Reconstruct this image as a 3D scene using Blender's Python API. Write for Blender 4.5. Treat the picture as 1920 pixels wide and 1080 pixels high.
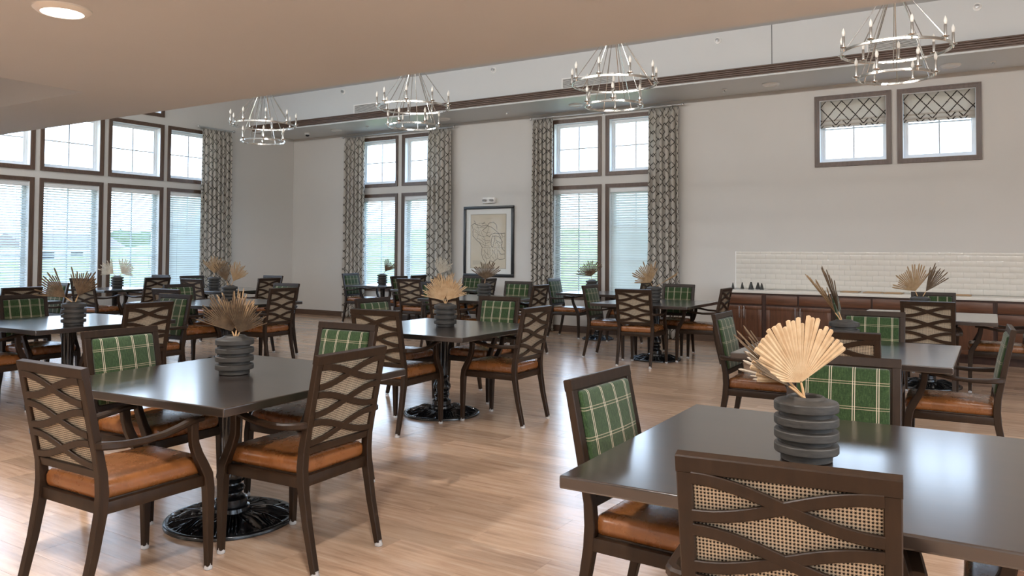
import bpy, bmesh, math, random
from mathutils import Vector, Matrix, noise
random.seed(7)
PI = math.pi
for o in list(bpy.data.objects):
    bpy.data.objects.remove(o, do_unlink=True)
SC = bpy.context.scene
COL = SC.collection

# ------------------------------------------------------------------ camera
F_PX, YAW, PIT, ROL, CY, CAM_H = 1485.3, math.radians(32.34), math.radians(1.68), math.radians(.32), 427.0, 1.43
fw = Vector((-math.sin(YAW), math.cos(YAW), 0)); rt = Vector((math.cos(YAW), math.sin(YAW), 0)); up = Vector((0, 0, 1))
f2 = fw * math.cos(PIT) + up * math.sin(PIT); u2 = up * math.cos(PIT) - fw * math.sin(PIT)
r3 = rt * math.cos(ROL) + u2 * math.sin(ROL); u3 = u2 * math.cos(ROL) - rt * math.sin(ROL)
cam = bpy.data.cameras.new('camera'); cam_o = bpy.data.objects.new('camera', cam); COL.objects.link(cam_o)
cam.sensor_width = 36; cam.lens = F_PX / 1920 * 36; cam.shift_y = -(540 - CY) / 1920; cam.clip_start = .05; cam.clip_end = 600
m = Matrix((r3, u3, -f2)).transposed().to_4x4(); m.translation = (0, 0, CAM_H); cam_o.matrix_world = m
SC.camera = cam_o

# ------------------------------------------------------------------ world, daylight portals, exposure
SKY = 6.6; LIN = 42; DOWN = 54
w = bpy.data.worlds.new('world'); SC.world = w; w.use_nodes = True
nt = w.node_tree; nt.nodes.clear()
tc = nt.nodes.new('ShaderNodeTexCoord'); sp = nt.nodes.new('ShaderNodeSeparateXYZ'); cr = nt.nodes.new('ShaderNodeValToRGB')
bg = nt.nodes.new('ShaderNodeBackground'); ow = nt.nodes.new('ShaderNodeOutputWorld')
nt.links.new(tc.outputs['Generated'], sp.inputs[0]); nt.links.new(sp.outputs['Z'], cr.inputs[0])
e = cr.color_ramp.elements
e[0].position = 0.0; e[0].color = (.74, .87, 1, 1); e[1].position = .75; e[1].color = (.42, .63, 1, 1)
nt.links.new(cr.outputs[0], bg.inputs[0]); bg.inputs[1].default_value = SKY; nt.links.new(bg.outputs[0], ow.inputs[0])
SC.view_settings.view_transform = 'Standard'; SC.view_settings.look = 'None'
SC.view_settings.gamma = 1; SC.view_settings.use_curve_mapping = False; SC.view_settings.exposure = 0.3
SC.cycles.max_bounces = 8; SC.cycles.diffuse_bounces = 5; SC.cycles.glossy_bounces = 4
SC.cycles.transmission_bounces = 4; SC.cycles.transparent_max_bounces = 16
SC.cycles.caustics_reflective = False; SC.cycles.caustics_refractive = False
SC.cycles.sample_clamp_indirect = 6

XW, YW = -13.771, 12.484          # window wall plane, long wall plane
XR, YB = 6.0, -4.5                # right wall, wall behind the camera
ZS, ZT, ZL = 3.93, 4.65, 2.74     # soffit, upper ceiling, low ceiling
YS, YE = 11.35, 4.55              # soffit edge, low ceiling edge
def portal(name, loc, rot, sx, sy):
    L = bpy.data.lights.new(name, 'AREA'); L.shape = 'RECTANGLE'; L.size = sx; L.size_y = sy; L.cycles.is_portal = True
    o = bpy.data.objects.new(name, L); COL.objects.link(o); o.location = loc; o.rotation_euler = rot
portal('daylight_portal', (XW - .25, 5.2, 2.6), (0, -PI / 2, 0), 4.2, 10.8)
portal('daylight_portal', (-10.62, YW + .25, 2.2), (-PI / 2, 0, 0), 2.4, 3.3)
portal('daylight_portal', (-6.02, YW + .25, 2.2), (-PI / 2, 0, 0), 2.4, 3.3)
portal('daylight_portal', (-1.42, YW + .25, 3.25), (-PI / 2, 0, 0), 2.3, 1.15)
portal('daylight_portal', (XR + .25, 2.6, 1.7), (0, PI / 2, 0), 2.6, 12.6)

# ------------------------------------------------------------------ materials
def s2l(c):
    return tuple((x / 255 / 12.92 if x / 255 <= .04045 else ((x / 255 + .055) / 1.055) ** 2.4) for x in c) + (1,)
class N:
    def __init__(s, name):
        s.m = bpy.data.materials.new(name); s.m.use_nodes = True; s.t = s.m.node_tree
        s.b = s.t.nodes['Principled BSDF']; s.out = s.t.nodes['Material Output']
    def n(s, kind, **kw):
        x = s.t.nodes.new('ShaderNode' + kind)
        for k, v in kw.items(): setattr(x, k, v)
        return x
    def l(s, a, b): s.t.links.new(a, b)
    def math(s, op, a, b=None, c=None):
        x = s.n('Math', operation=op)
        for i, v in enumerate((a, b, c)):
            if v is None: continue
            if hasattr(v, 'links'): s.l(v, x.inputs[i])
            else: x.inputs[i].default_value = v
        return x.outputs[0]
    def mix(s, f, a, b):
        x = s.n('Mix', data_type='RGBA')
        for i, v in ((0, f), (6, a), (7, b)):
            if hasattr(v, 'links'): s.l(v, x.inputs[i])
            else: x.inputs[i].default_value = v
        return x.outputs[2]
    def coord(s, which='Object', scale=(1, 1, 1)):
        t = s.n('TexCoord'); mp = s.n('Mapping'); mp.inputs['Scale'].default_value = scale
        s.l(t.outputs[which], mp.inputs[0]); return mp.outputs[0]
    def noise(s, vec, scale, detail=4, rough=.6):
        x = s.n('TexNoise'); x.inputs['Scale'].default_value = scale; x.inputs['Detail'].default_value = detail
        x.inputs['Roughness'].default_value = rough; s.l(vec, x.inputs['Vector']); return x.outputs['Fac']
    def ramp(s, f, stops):
        x = s.n('ValToRGB'); e = x.color_ramp.elements
        while len(e) < len(stops): e.new(.5)
        for i, (p, c) in enumerate(stops): e[i].position = p; e[i].color = c
        s.l(f, x.inputs[0]); return x.outputs[0]
    def bump(s, h, strength, dist=.002):
        x = s.n('Bump'); x.inputs['Strength'].default_value = strength; x.inputs['Distance'].default_value = dist
        s.l(h, x.inputs['Height']); s.l(x.outputs[0], s.b.inputs['Normal'])
    def set(s, color=None, rough=None, metal=None, spec=None, coat=None, coat_r=None):
        for k, v in (('Base Color', color), ('Roughness', rough), ('Metallic', metal), ('Specular IOR Level', spec), ('Coat Weight', coat), ('Coat Roughness', coat_r)):
            if v is None: continue
            if hasattr(v, 'links'): s.l(v, s.b.inputs[k])
            else: s.b.inputs[k].default_value = v
        return s
def paint(name, c, rough=.6, var=.03, spec=.3):
    q = N(name); f = q.noise(q.coord('Object'), 1.3, 3)
    a = s2l(c); b = tuple(x * (1 - var * 2) for x in a[:3]) + (1,)
    q.set(q.mix(f, a, b), rough, spec=spec)
    q.bump(q.noise(q.coord('Object'), 180, 2), .05, .001)
    return q.m
def wood(name, c1, c2, axis=0, rough=.35, scale=6, spec=.5, coat=0, which='Object', bump=True):
    q = N(name); sc = [scale * 3] * 3; sc[axis] = scale * .25
    v = q.coord(which, tuple(sc)); f = q.noise(v, 2.2, 6, .65)
    q.set(q.ramp(f, [(.3, s2l(c1)), (.7, s2l(c2))]), rough, spec=spec, coat=coat, coat_r=.15)
    if bump: q.bump(f, .08, .001)
    return q.m
def plain(name, c, rough=.5, metal=0, spec=.5, coat=0):
    return N(name).set(s2l(c), rough, metal, spec, coat).m

M = {}
M['wall'] = paint('wall_paint', (214, 211, 206), .55)
M['ceil'] = paint('ceiling_paint', (214, 218, 222), .7)
M['soffit'] = paint('soffit_paint', (218, 220, 220), .4)
M['trim'] = wood('dark_trim_wood', (80, 62, 52), (106, 84, 70), 0, .32, 5)
M['trimv'] = wood('dark_trim_wood_upright', (80, 62, 52), (106, 84, 70), 2, .32, 5)
M['trimy'] = wood('dark_trim_wood_cross', (80, 62, 52), (106, 84, 70), 1, .32, 5)
M['cab'] = wood('cabinet_cherry_wood', (72, 43, 27), (106, 66, 43), 0, .36, 5, coat=.1)
M['cabv'] = wood('cabinet_cherry_wood_upright', (72, 43, 27), (106, 66, 43), 2, .36, 5, coat=.1)
M['cabd'] = wood('cabinet_frame_wood', (48, 27, 20), (66, 38, 27), 2, .4, 5)
M['table'] = wood('table_walnut', (33, 25, 21), (47, 36, 30), 0, .28, 2.2, spec=.8, coat=.9, bump=False)
M['frame'] = wood('chair_frame_bronze', (36, 24, 15), (49, 34, 22), 2, .4, 6, spec=.3)
M['iron'] = plain('black_iron', (15, 16, 18), .25, 0, .6, .25)
M['nickel'] = plain('polished_nickel', (226, 222, 216), .14, 1)
M['steel'] = plain('brushed_steel', (200, 200, 200), .3, 1)
M['white'] = plain('white_vinyl', (232, 235, 236), .35)
M['whitep'] = plain('white_fixture', (246, 245, 242), .4)
q = N('frosted_bulb'); q.set(s2l((242, 238, 230)), .2); M['bulb'] = q.m
M['muntin'] = plain('grey_muntin', (196, 203, 208), .4)
M['counter'] = paint('quartz_counter', (226, 222, 214), .18, .03, .5)
M['tile'] = plain('glazed_tile', (222, 217, 208), .12, 0, .55)
M['grout'] = plain('grout', (212, 206, 198), .85)
M['paper'] = paint('map_paper', (214, 203, 182), .8, .08)
M['mat'] = plain('picture_mat', (226, 226, 222), .8)
M['ink'] = plain('map_ink', (84, 79, 72), .8)
M['inklight'] = plain('map_ink_light', (172, 164, 148), .8)
M['black'] = plain('black_frame', (38, 38, 40), .3)
M['slot'] = plain('dark_void', (30, 28, 26), .9)
M['cone'] = plain('charcoal_clay', (48, 48, 46), .6)
M['trayc'] = wood('tan_board', (150, 120, 88), (176, 146, 112), 0, .5, 6)
M['stem'] = plain('dry_stem', (198, 160, 116), .7)

q = N('vinyl_plank_floor')        # planks .18 m wide along X, the tone of each from its own place in the course
PW, PL = .18, 1.22
t = q.n('TexCoord'); s_ = q.n('SeparateXYZ'); g = q.n('NewGeometry'); q.l(g.outputs['Position'], s_.inputs[0])
row = q.math('FLOOR', q.math('DIVIDE', s_.outputs['Y'], PW))
off = q.math('MULTIPLY', q.math('FRACT', q.math('MULTIPLY', row, .381966)), PL)
colm = q.math('FLOOR', q.math('DIVIDE', q.math('ADD', s_.outputs['X'], off), PL))
cb = q.n('CombineXYZ'); q.l(row, cb.inputs[0]); q.l(colm, cb.inputs[1])
wn = q.n('TexWhiteNoise', noise_dimensions='2D'); q.l(cb.outputs[0], wn.inputs['Vector'])
cb2 = q.n('CombineXYZ'); q.l(q.math('MULTIPLY', s_.outputs['X'], .9), cb2.inputs[0]); q.l(q.math('MULTIPLY', s_.outputs['Y'], 11), cb2.inputs[1]); q.l(q.math('MULTIPLY', wn.outputs[0], 40), cb2.inputs[2])
gr = q.noise(cb2.outputs[0], 2.6, 7, .68)
cb3 = q.n('CombineXYZ'); q.l(q.math('MULTIPLY', s_.outputs['X'], 1.2), cb3.inputs[0]); q.l(q.math('MULTIPLY', s_.outputs['Y'], 3.2), cb3.inputs[1]); q.l(q.math('MULTIPLY', wn.outputs[0], 9), cb3.inputs[2])
bl = q.noise(cb3.outputs[0], 1.8, 3, .6)
c0 = q.ramp(gr, [(.25, s2l((154, 122, 99))), (.5, s2l((202, 167, 139))), (.78, s2l((226, 200, 175)))])
c1 = q.mix(q.ramp(bl, [(.35, (0, 0, 0, 1)), (.7, (.55, .55, .55, 1))]), c0, s2l((204, 172, 142)))
tone = q.math('ADD', q.math('MULTIPLY', wn.outputs[0], .3), .83)
vm = q.n('VectorMath', operation='SCALE'); q.l(c1, vm.inputs[0]); q.l(tone, vm.inputs['Scale'])
q.set(vm.outputs[0], q.math('ADD', q.math('MULTIPLY', gr, .14), .15), spec=.6, coat=.35, coat_r=.2)
q.bump(gr, .12, .002); M['floor'] = q.m

q = N('worn_leather'); v = q.coord('Object'); f = q.noise(v, 9, 5, .7)
q.set(q.ramp(f, [(.25, s2l((106, 64, 33))), (.6, s2l((132, 82, 42))), (.85, s2l((150, 98, 54)))]), q.math('ADD', q.math('MULTIPLY', f, .15), .2), spec=.75)
vo = q.n('TexVoronoi'); vo.inputs['Scale'].default_value = 90; q.l(v, vo.inputs['Vector'])
q.bump(q.math('ADD', q.math('MULTIPLY', vo.outputs['Distance'], .3), q.noise(v, 5, 1, .5)), .035, .0015); M['leather'] = q.m

def lines(q, x, spacing, half_gap, width):          # pairs of thin lines at every (k + 1/2) * spacing
    d = q.math('SUBTRACT', q.math('MULTIPLY', q.math('FRACT', q.math('DIVIDE', x, spacing)), spacing), spacing / 2)
    return q.math('LESS_THAN', q.math('ABSOLUTE', q.math('SUBTRACT', q.math('ABSOLUTE', d), half_gap)), width)
q = N('green_plaid_wool'); t = q.n('TexCoord'); s_ = q.n('SeparateXYZ'); q.l(t.outputs['Object'], s_.inputs[0])
xa = q.math('ADD', s_.outputs['X'], .097 * 4 + .0); za = s_.outputs['Z']
lv = lines(q, xa, .097, .0045, .0017); lh = lines(q, q.math('ADD', za, .035), .105, .005, .0015)
hz = q.noise(q.coord('Object', (1, 1, 1)), 160, 4, .8); hb = q.noise(q.coord('Object', (300, 1, 40)), 1, 3)
gcol = q.ramp(q.math('MULTIPLY', q.math('ADD', hz, hb), .5), [(.3, s2l((25, 39, 20))), (.55, s2l((50, 70, 39))), (.75, s2l((84, 100, 64)))])
c = q.mix(q.math('MULTIPLY', lh, .42), gcol, s2l((206, 186, 160)))
c = q.mix(q.math('MULTIPLY', lv, .66), c, s2l((222, 206, 184)))
q.set(c, .92, spec=.15); q.b.inputs['Sheen Weight'].default_value = .25; q.bump(hz, .5, .002); M['plaid'] = q.m

q = N('houndstooth_weave'); t = q.n('TexCoord'); s_ = q.n('SeparateXYZ'); q.l(t.outputs['Object'], s_.inputs[0])
P = .0084
fx = q.math('FRACT', q.math('ADD', q.math('DIVIDE', s_.outputs['X'], P), 50)); fz = q.math('FRACT', q.math('DIVIDE', s_.outputs['Z'], P))
sq = q.math('MULTIPLY', q.math('LESS_THAN', fx, .54), q.math('LESS_THAN', fz, .54))
dg = q.math('LESS_THAN', q.math('FRACT', q.math('MULTIPLY', q.math('ADD', fx, fz), 2)), .5)
off_sq = q.math('MULTIPLY', q.math('GREATER_THAN', fx, .54), q.math('GREATER_THAN', fz, .54))
mid = q.math('MULTIPLY', dg, q.math('SUBTRACT', 1, q.math('ADD', sq, off_sq)))
f = q.math('MINIMUM', q.math('ADD', sq, q.math('MULTIPLY', mid, .6)), 1)
q.set(q.mix(f, s2l((186, 171, 149)), s2l((28, 24, 21))), .9, spec=.15); M['hound'] = q.m

q = N('banded_vase_clay'); v = q.coord('Object', (1, 1, 6)); f = q.noise(v, 14, 5, .7)
q.set(q.ramp(f, [(.3, s2l((46, 44, 42))), (.7, s2l((74, 70, 65)))]), .55, spec=.35); q.bump(f, .25, .002); M['vase'] = q.m
def leafmat(name, c1, c2):
    q = N(name); f = q.noise(q.coord('Object'), 22, 4, .6)
    q.set(q.ramp(f, [(.3, s2l(c1)), (.7, s2l(c2))]), .75, spec=.2)
    return q.m
M['leaf_tan'] = leafmat('dry_leaf_tan', (186, 152, 114), (208, 180, 144))
M['leaf_brown'] = leafmat('dry_leaf_brown', (84, 68, 54), (118, 98, 76))
M['leaf_mid'] = leafmat('dry_leaf_mid', (140, 114, 86), (172, 144, 110))
M['leaf_pale'] = leafmat('dry_leaf_pale', (188, 176, 158), (214, 204, 188))

q = N('trellis_linen'); uv = q.n('UVMap'); s_ = q.n('SeparateXYZ'); q.l(uv.outputs[0], s_.inputs[0])
wob = q.noise(uv.outputs[0], 60, 2)
U = q.math('DIVIDE', s_.outputs['X'], .33); V = q.math('DIVIDE', s_.outputs['Y'], .38)
pp = q.math('ADD', U, V); qq = q.math('ADD', q.math('SUBTRACT', U, V), 40)
def fam(x):
    fr = q.math('FRACT', x)
    fr = q.math('ADD', fr, q.math('MULTIPLY', q.math('SUBTRACT', wob, .5), .05))
    a = q.math('LESS_THAN', q.math('ABSOLUTE', q.math('SUBTRACT', fr, .16)), .025)
    b = q.math('LESS_THAN', q.math('ABSOLUTE', q.math('SUBTRACT', fr, .56)), .025)
    return q.math('MAXIMUM', a, b)
ln = q.math('MAXIMUM', fam(pp), fam(qq))
dash = q.math('GREATER_THAN', q.noise(uv.outputs[0], 130, 1), .36)
q.set(q.mix(q.math('MULTIPLY', ln, dash), s2l((212, 206, 197)), s2l((66, 59, 54))), .9, spec=.1)
wv = q.noise(uv.outputs[0], 400, 2); q.bump(wv, .15, .001)
q.b.inputs['Subsurface Weight'].default_value = 0
tr = q.n('BsdfTranslucent'); q.l(q.b.inputs['Base Color'].links[0].from_socket, tr.inputs[0])
mx = q.n('MixShader'); mx.inputs[0].default_value = .34; q.l(q.b.outputs[0], mx.inputs[1]); q.l(tr.outputs[0], mx.inputs[2]); q.l(mx.outputs[0], q.out.inputs[0])
M['curtain'] = q.m

q = N('window_glass'); q.t.nodes.remove(q.b)
tb = q.n('BsdfTransparent'); tb.inputs[0].default_value = (.95, .97, .98, 1); gb = q.n('BsdfGlossy'); gb.inputs['Roughness'].default_value = .02
fr = q.n('Fresnel'); fr.inputs[0].default_value = 1.25; mx = q.n('MixShader')
q.l(fr.outputs[0], mx.inputs[0]); q.l(tb.outputs[0], mx.inputs[1]); q.l(gb.outputs[0], mx.inputs[2]); q.l(mx.outputs[0], q.out.inputs[0]); M['glass'] = q.m
q = N('picture_glass'); q.t.nodes.remove(q.b); tb = q.n('BsdfTransparent'); gb = q.n('BsdfGlossy'); gb.inputs['Roughness'].default_value = .04; mx = q.n('MixShader'); mx.inputs[0].default_value = .006
q.l(tb.outputs[0], mx.inputs[1]); q.l(gb.outputs[0], mx.inputs[2]); q.l(mx.outputs[0], q.out.inputs[0]); M['picglass'] = q.m
q = N('clear_glide'); q.set(s2l((225, 225, 225)), .12); q.b.inputs['Alpha'].default_value = .55; M['glide'] = q.m
q = N('blind_slat_white'); q.set(s2l((236, 240, 240)), .45)
tr = q.n('BsdfTranslucent'); tr.inputs[0].default_value = s2l((226, 232, 230)); mx = q.n('MixShader'); mx.inputs[0].default_value = .4
q.l(q.b.outputs[0], mx.inputs[1]); q.l(tr.outputs[0], mx.inputs[2]); q.l(mx.outputs[0], q.out.inputs[0]); M['blind'] = q.m
q = N('lamp_diffuser'); q.t.nodes.remove(q.b); em = q.n('Emission'); em.inputs[0].default_value = (1, .9, .76, 1); em.inputs[1].default_value = 5
q.l(em.outputs[0], q.out.inputs[0]); M['lamp'] = q.m
q = N('field_ground'); v = q.coord('Object'); f = q.noise(v, .06, 5, .6); f2_ = q.noise(v, .9, 5, .7)
c = q.ramp(f, [(.38, s2l((120, 126, 92))), (.52, s2l((150, 142, 122))), (.68, s2l((112, 122, 84)))])
q.set(q.mix(q.math('MULTIPLY', f2_, .5), c, s2l((134, 134, 108))), .95, spec=.1); M['field'] = q.m
q = N('grass_bank'); v = q.coord('Object'); f = q.noise(v, .8, 6, .75)
q.set(q.ramp(f, [(.3, s2l((104, 120, 66))), (.55, s2l((138, 146, 94))), (.75, s2l((168, 162, 126)))]), .95, spec=.1); M['bank'] = q.m
q = N('tree_foliage'); v = q.coord('Object'); f = q.noise(v, 2.4, 6, .75)
q.set(q.ramp(f, [(.3, s2l((72, 90, 58))), (.7, s2l((120, 134, 90)))]), .95, spec=.1); q.bump(f, 1, .3); M['foliage'] = q.m
M['bark'] = plain('bark', (92, 78, 64), .9)
M['siding'] = plain('house_siding', (206, 200, 190), .8); M['roof'] = plain('roof_shingle', (120, 104, 96), .9)

# ------------------------------------------------------------------ mesh helpers
class MB:
    def __init__(s): s.v = []; s.f = []; s.uv = None
    def add(s, vs, fs):
        k = len(s.v); s.v += [tuple(p) for p in vs]; s.f += [tuple(i + k for i in f) for f in fs]; return s
    def box(s, x0, x1, y0, y1, z0, z1):
        return s.add([(x0, y0, z0), (x1, y0, z0), (x1, y1, z0), (x0, y1, z0), (x0, y0, z1), (x1, y0, z1), (x1, y1, z1), (x0, y1, z1)],
                     [(3, 2, 1, 0), (4, 5, 6, 7), (0, 1, 5, 4), (1, 2, 6, 5), (2, 3, 7, 6), (3, 0, 4, 7)])
    def cbox(s, x0, x1, y0, y1, z0, z1, c=.003):      # box with chamfered edges
        hx, hy, hz = (x1 - x0) / 2, (y1 - y0) / 2, (z1 - z0) / 2
        c = min(c, hx * .8, hy * .8, hz * .8)
        return s.rbox((x0 + hx, y0 + hy, z0 + hz), (hx, hy, hz), c, 0, 1)
    def rbox(s, ctr, h, r, n=4, k=3, crown=0, crown_axis=2, sign=1):    # rounded box; n interior cuts, k cuts over each rounding
        ax = []
        for a in range(3):
            R = min(r, h[a] * .999)
            e = [-h[a] + R * (1 - math.cos(PI / 2 * i / k)) if k > 1 else -h[a] + R * i for i in range(k + 1)]
            inn = [(-h[a] + R) + (2 * (h[a] - R)) * (i + 1) / (n + 1) for i in range(n)]
            ax.append(e + inn + [-x for x in reversed(e)])
        vs = []; idx = {}
        def vert(p):
            key = tuple(round(x, 6) for x in p)
            if key in idx: return idx[key]
            qv = Vector([max(-(h[a] - r), min(h[a] - r, p[a])) if h[a] > r else 0 for a in range(3)])
            d = Vector(p) - qv
            if d.length > 1e-9:
                pt = qv + d.normalized() * min(r, d.length if False else r)
            else: pt = Vector(p)
            if crown:
                u = [p[a] / h[a] for a in range(3)]
                o = [a for a in range(3) if a != crown_axis]
                if u[crown_axis] * sign > -.2:
                    pt[crown_axis] += sign * crown * (1 - u[o[0]] ** 2) * (1 - u[o[1]] ** 2) * max(0, min(1, (u[crown_axis] * sign + .2)))
            idx[key] = len(vs); vs.append((pt.x + ctr[0], pt.y + ctr[1], pt.z + ctr[2])); return idx[key]
        fs = []
        for a in range(3):
            b, c = (a + 1) % 3, (a + 2) % 3
            for sg in (-1, 1):
                for i in range(len(ax[b]) - 1):
                    for j in range(len(ax[c]) - 1):
                        ps = []
                        for (ii, jj) in ((i, j), (i + 1, j), (i + 1, j + 1), (i, j + 1)):
                            p = [0, 0, 0]; p[a] = sg * h[a]; p[b] = ax[b][ii]; p[c] = ax[c][jj]; ps.append(vert(p))
                        if len(set(ps)) > 2: fs.append(tuple(ps) if sg > 0 else tuple(reversed(ps)))
        return s.add(vs, fs)
    def sweep(s, path, W, D, A, chamfer=.003, closed=False):
        """rectangle W (in the plane of the path) by D (along A) swept along path; W, D numbers or lists"""
        A = Vector(A).normalized(); n = len(path); P = [Vector(p) for p in path]; vs = []; fs = []
        for i in range(n):
            if closed: tg = (P[(i + 1) % n] - P[i - 1])
            else: tg = P[min(i + 1, n - 1)] - P[max(i - 1, 0)]
            nn = tg.cross(A).normalized()
            hw = (W[i] if isinstance(W, (list, tuple)) else W) / 2; hd = (D[i] if isinstance(D, (list, tuple)) else D) / 2
            c = min(chamfer, hw * .6, hd * .6)
            for (a, b) in ((hw - c, hd), (hw, hd - c), (hw, -hd + c), (hw - c, -hd), (-hw + c, -hd), (-hw, -hd + c), (-hw, hd - c), (-hw + c, hd)):
                vs.append(P[i] + nn * a + A * b)
        m_ = 8
        for i in range(n if closed else n - 1):
            j = (i + 1) % n
            for k in range(m_):
                fs.append((i * m_ + k, i * m_ + (k + 1) % m_, j * m_ + (k + 1) % m_, j * m_ + k))
        if not closed: fs += [tuple(range(m_ - 1, -1, -1)), tuple((n - 1) * m_ + k for k in range(m_))]
        return s.add(vs, fs)
    def lathe(s, prof, seg=32, ctr=(0, 0, 0), cap=True):
        vs = []; fs = []
        for (r, z) in prof:
            for k in range(seg):
                a = 2 * PI * k / seg; vs.append((ctr[0] + r * math.cos(a), ctr[1] + r * math.sin(a), ctr[2] + z))
        for i in range(len(prof) - 1):
            for k in range(seg):
                fs.append((i * seg + k, i * seg + (k + 1) % seg, (i + 1) * seg + (k + 1) % seg, (i + 1) * seg + k))
        if cap:
            if prof[0][0] > 1e-4: fs.append(tuple(range(seg - 1, -1, -1)))
            if prof[-1][0] > 1e-4: fs.append(tuple((len(prof) - 1) * seg + k for k in range(seg)))
        return s.add(vs, fs)
    def tube(s, path, r, seg=8, closed=False):
        P = [Vector(p) for p in path]; n = len(P); vs = []; fs = []
        ref = Vector((.31, .17, .93))
        for i in range(n):
            tg = (P[(i + 1) % n] - P[i - 1]) if closed else (P[min(i + 1, n - 1)] - P[max(i - 1, 0)])
            a = tg.cross(ref).normalized(); b = tg.cross(a).normalized()
            R = r[i] if isinstance(r, (list, tuple)) else r
            for k in range(seg):
                th = 2 * PI * k / seg; vs.append(P[i] + a * R * math.cos(th) + b * R * math.sin(th))
        for i in range(n if closed else n - 1):
            j = (i + 1) % n
            for k in range(seg): fs.append((i * seg + k, j * seg + k, j * seg + (k + 1) % seg, i * seg + (k + 1) % seg))
        if not closed: fs += [tuple(range(seg)), tuple((n - 1) * seg + k for k in range(seg - 1, -1, -1))]
        return s.add(vs, fs)
    def mesh(s, name, mat, smooth=True, ang=.6):
        me = bpy.data.meshes.new(name); me.from_pydata(s.v, [], s.f)
        bm = bmesh.new(); bm.from_mesh(me); bmesh.ops.recalc_face_normals(bm, faces=bm.faces); bm.to_mesh(me); bm.free()
        if smooth:
            me.shade_smooth(); me.set_sharp_from_angle(angle=ang)
        if mat: me.materials.append(mat)
        return me
    def obj(s, name, mat, parent=None, loc=None, rotz=0, smooth=True, ang=.6):
        return link(name, s.mesh(name, mat, smooth, ang), parent, loc, rotz)
def link(name, data, parent=None, loc=None, rotz=0):
    o = bpy.data.objects.new(name, data); COL.objects.link(o)
    if parent: o.parent = parent
    if loc: o.location = loc
    if rotz: o.rotation_euler = (0, 0, rotz)
    return o
def tag(o, label=None, cat=None, group=None, kind=None):
    for k, v in (('label', label), ('category', cat), ('group', group), ('kind', kind)):
        if v: o[k] = v
    return o
def thing(name, label, cat, loc=(0, 0, 0), rotz=0, group=None):
    return tag(link(name, None, None, loc, rotz), label, cat, group)
def struct(mb, name, mat, label, cat, parent=None, smooth=False):
    o = mb.obj(name, mat, parent, smooth=smooth)
    return tag(o, label, cat, None, 'structure')
KIDS = {}
def kids(o):
    return [c for c in o.children]
def copy_tree(o, parent=None, loc=None, rotz=None):
    c = o.copy(); COL.objects.link(c)
    if parent is not None: c.parent = parent
    if loc is not None: c.location = loc
    if rotz is not None: c.rotation_euler = (0, 0, rotz)
    for ch in KIDS.get(o.name) or kids(o): copy_tree(ch, c)
    return c

# ------------------------------------------------------------------ room shell
def wall_faces(name, axis, plane, thick, u0, u1, z0, z1, holes, mat, label):
    """axis 'x': wall plane at x=plane, u is Y; axis 'y': plane at y=plane, u is X. Outside is beyond plane by thick (signed)."""
    us = sorted({u0, u1, *[h[0] for h in holes], *[h[1] for h in holes]}); zs = sorted({z0, z1, *[h[2] for h in holes], *[h[3] for h in holes]})
    mb = MB()
    def P(u, d, z): return (plane + d, u, z) if axis == 'x' else (u, plane + d, z)
    for i in range(len(us) - 1):
        for j in range(len(zs) - 1):
            a, b, c, d = us[i], us[i + 1], zs[j], zs[j + 1]
            mu, mz = (a + b) / 2, (c + d) / 2
            if any(h[0] < mu < h[1] and h[2] < mz < h[3] for h in holes): continue
            p0 = P(a, 0, c); p1 = P(b, thick, d)
            mb.box(min(p0[0], p1[0]), max(p0[0], p1[0]), min(p0[1], p1[1]), max(p0[1], p1[1]), c, d)
    return struct(mb, name, mat, label, 'wall')
# window openings  (u0, u1, z0, z1) are the outer edges of the wooden casing
def col_w(k): return (8.132 + 1.182 * (k - 3), 8.132 + 1.182 * (k - 3) + 1.095)     # window wall columns, k = 1..4 in view
CAS = .062
win_W = []
for k in (-3, -2, -1, 0, 1, 2, 3, 4):
    a, b = col_w(k)
    win_W.append((a, b, .58, 2.612, 'low', k))
    win_W.append((a, b, 2.737, 3.812, 'up', k))
for k in (1, 2, 3):
    a, b = col_w(k); win_W.append((a, b, 3.955, 4.56, 'top', k))
win_L = []
for x0 in (-11.785, -10.572, -7.078, -5.978):
    win_L.append((x0, x0 + (1.1 if x0 < -8 else 1.016), .58, 2.602, 'low', x0)); win_L.append((x0, x0 + (1.1 if x0 < -8 else 1.016), 2.747, 3.795, 'up', x0))
win_L += [(-2.512, -1.462, 2.71, 3.775, 'small', 0), (-1.388, -.345, 2.708, 3.771, 'small', 1)]
win_R = [(-3.4 + 1.75 * k, -1.75 + 1.75 * k, .5, 2.6, 'side', k) for k in range(7)]  # unseen windows added at the right end to let in more daylight
def inner(wn): return (wn[0] + CAS, wn[1] - CAS, wn[2] + CAS, wn[3] - CAS)
wall_left = wall_faces('wall_left', 'x', XW, -.22, YB, YW + .22, -.05, ZT, [inner(x) for x in win_W], M['wall'], 'greige wall with the tall grid of windows at left')
wall_back = wall_faces('wall_back', 'y', YW, .22, XW, XR + .22, -.05, ZT, [inner(x) for x in win_L], M['wall'], 'long greige wall with curtained windows, framed map and counter')
wall_right = wall_faces('wall_right', 'x', XR, .22, YB, YW, -.05, ZT, [inner(x) for x in win_R], M['wall'], 'greige end wall to the right, outside the frame')
wall_front = wall_faces('wall_front', 'y', YB, -.22, XW - .22, XR + .22, -.05, ZT, [], M['wall'], 'greige wall behind the camera')

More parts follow.
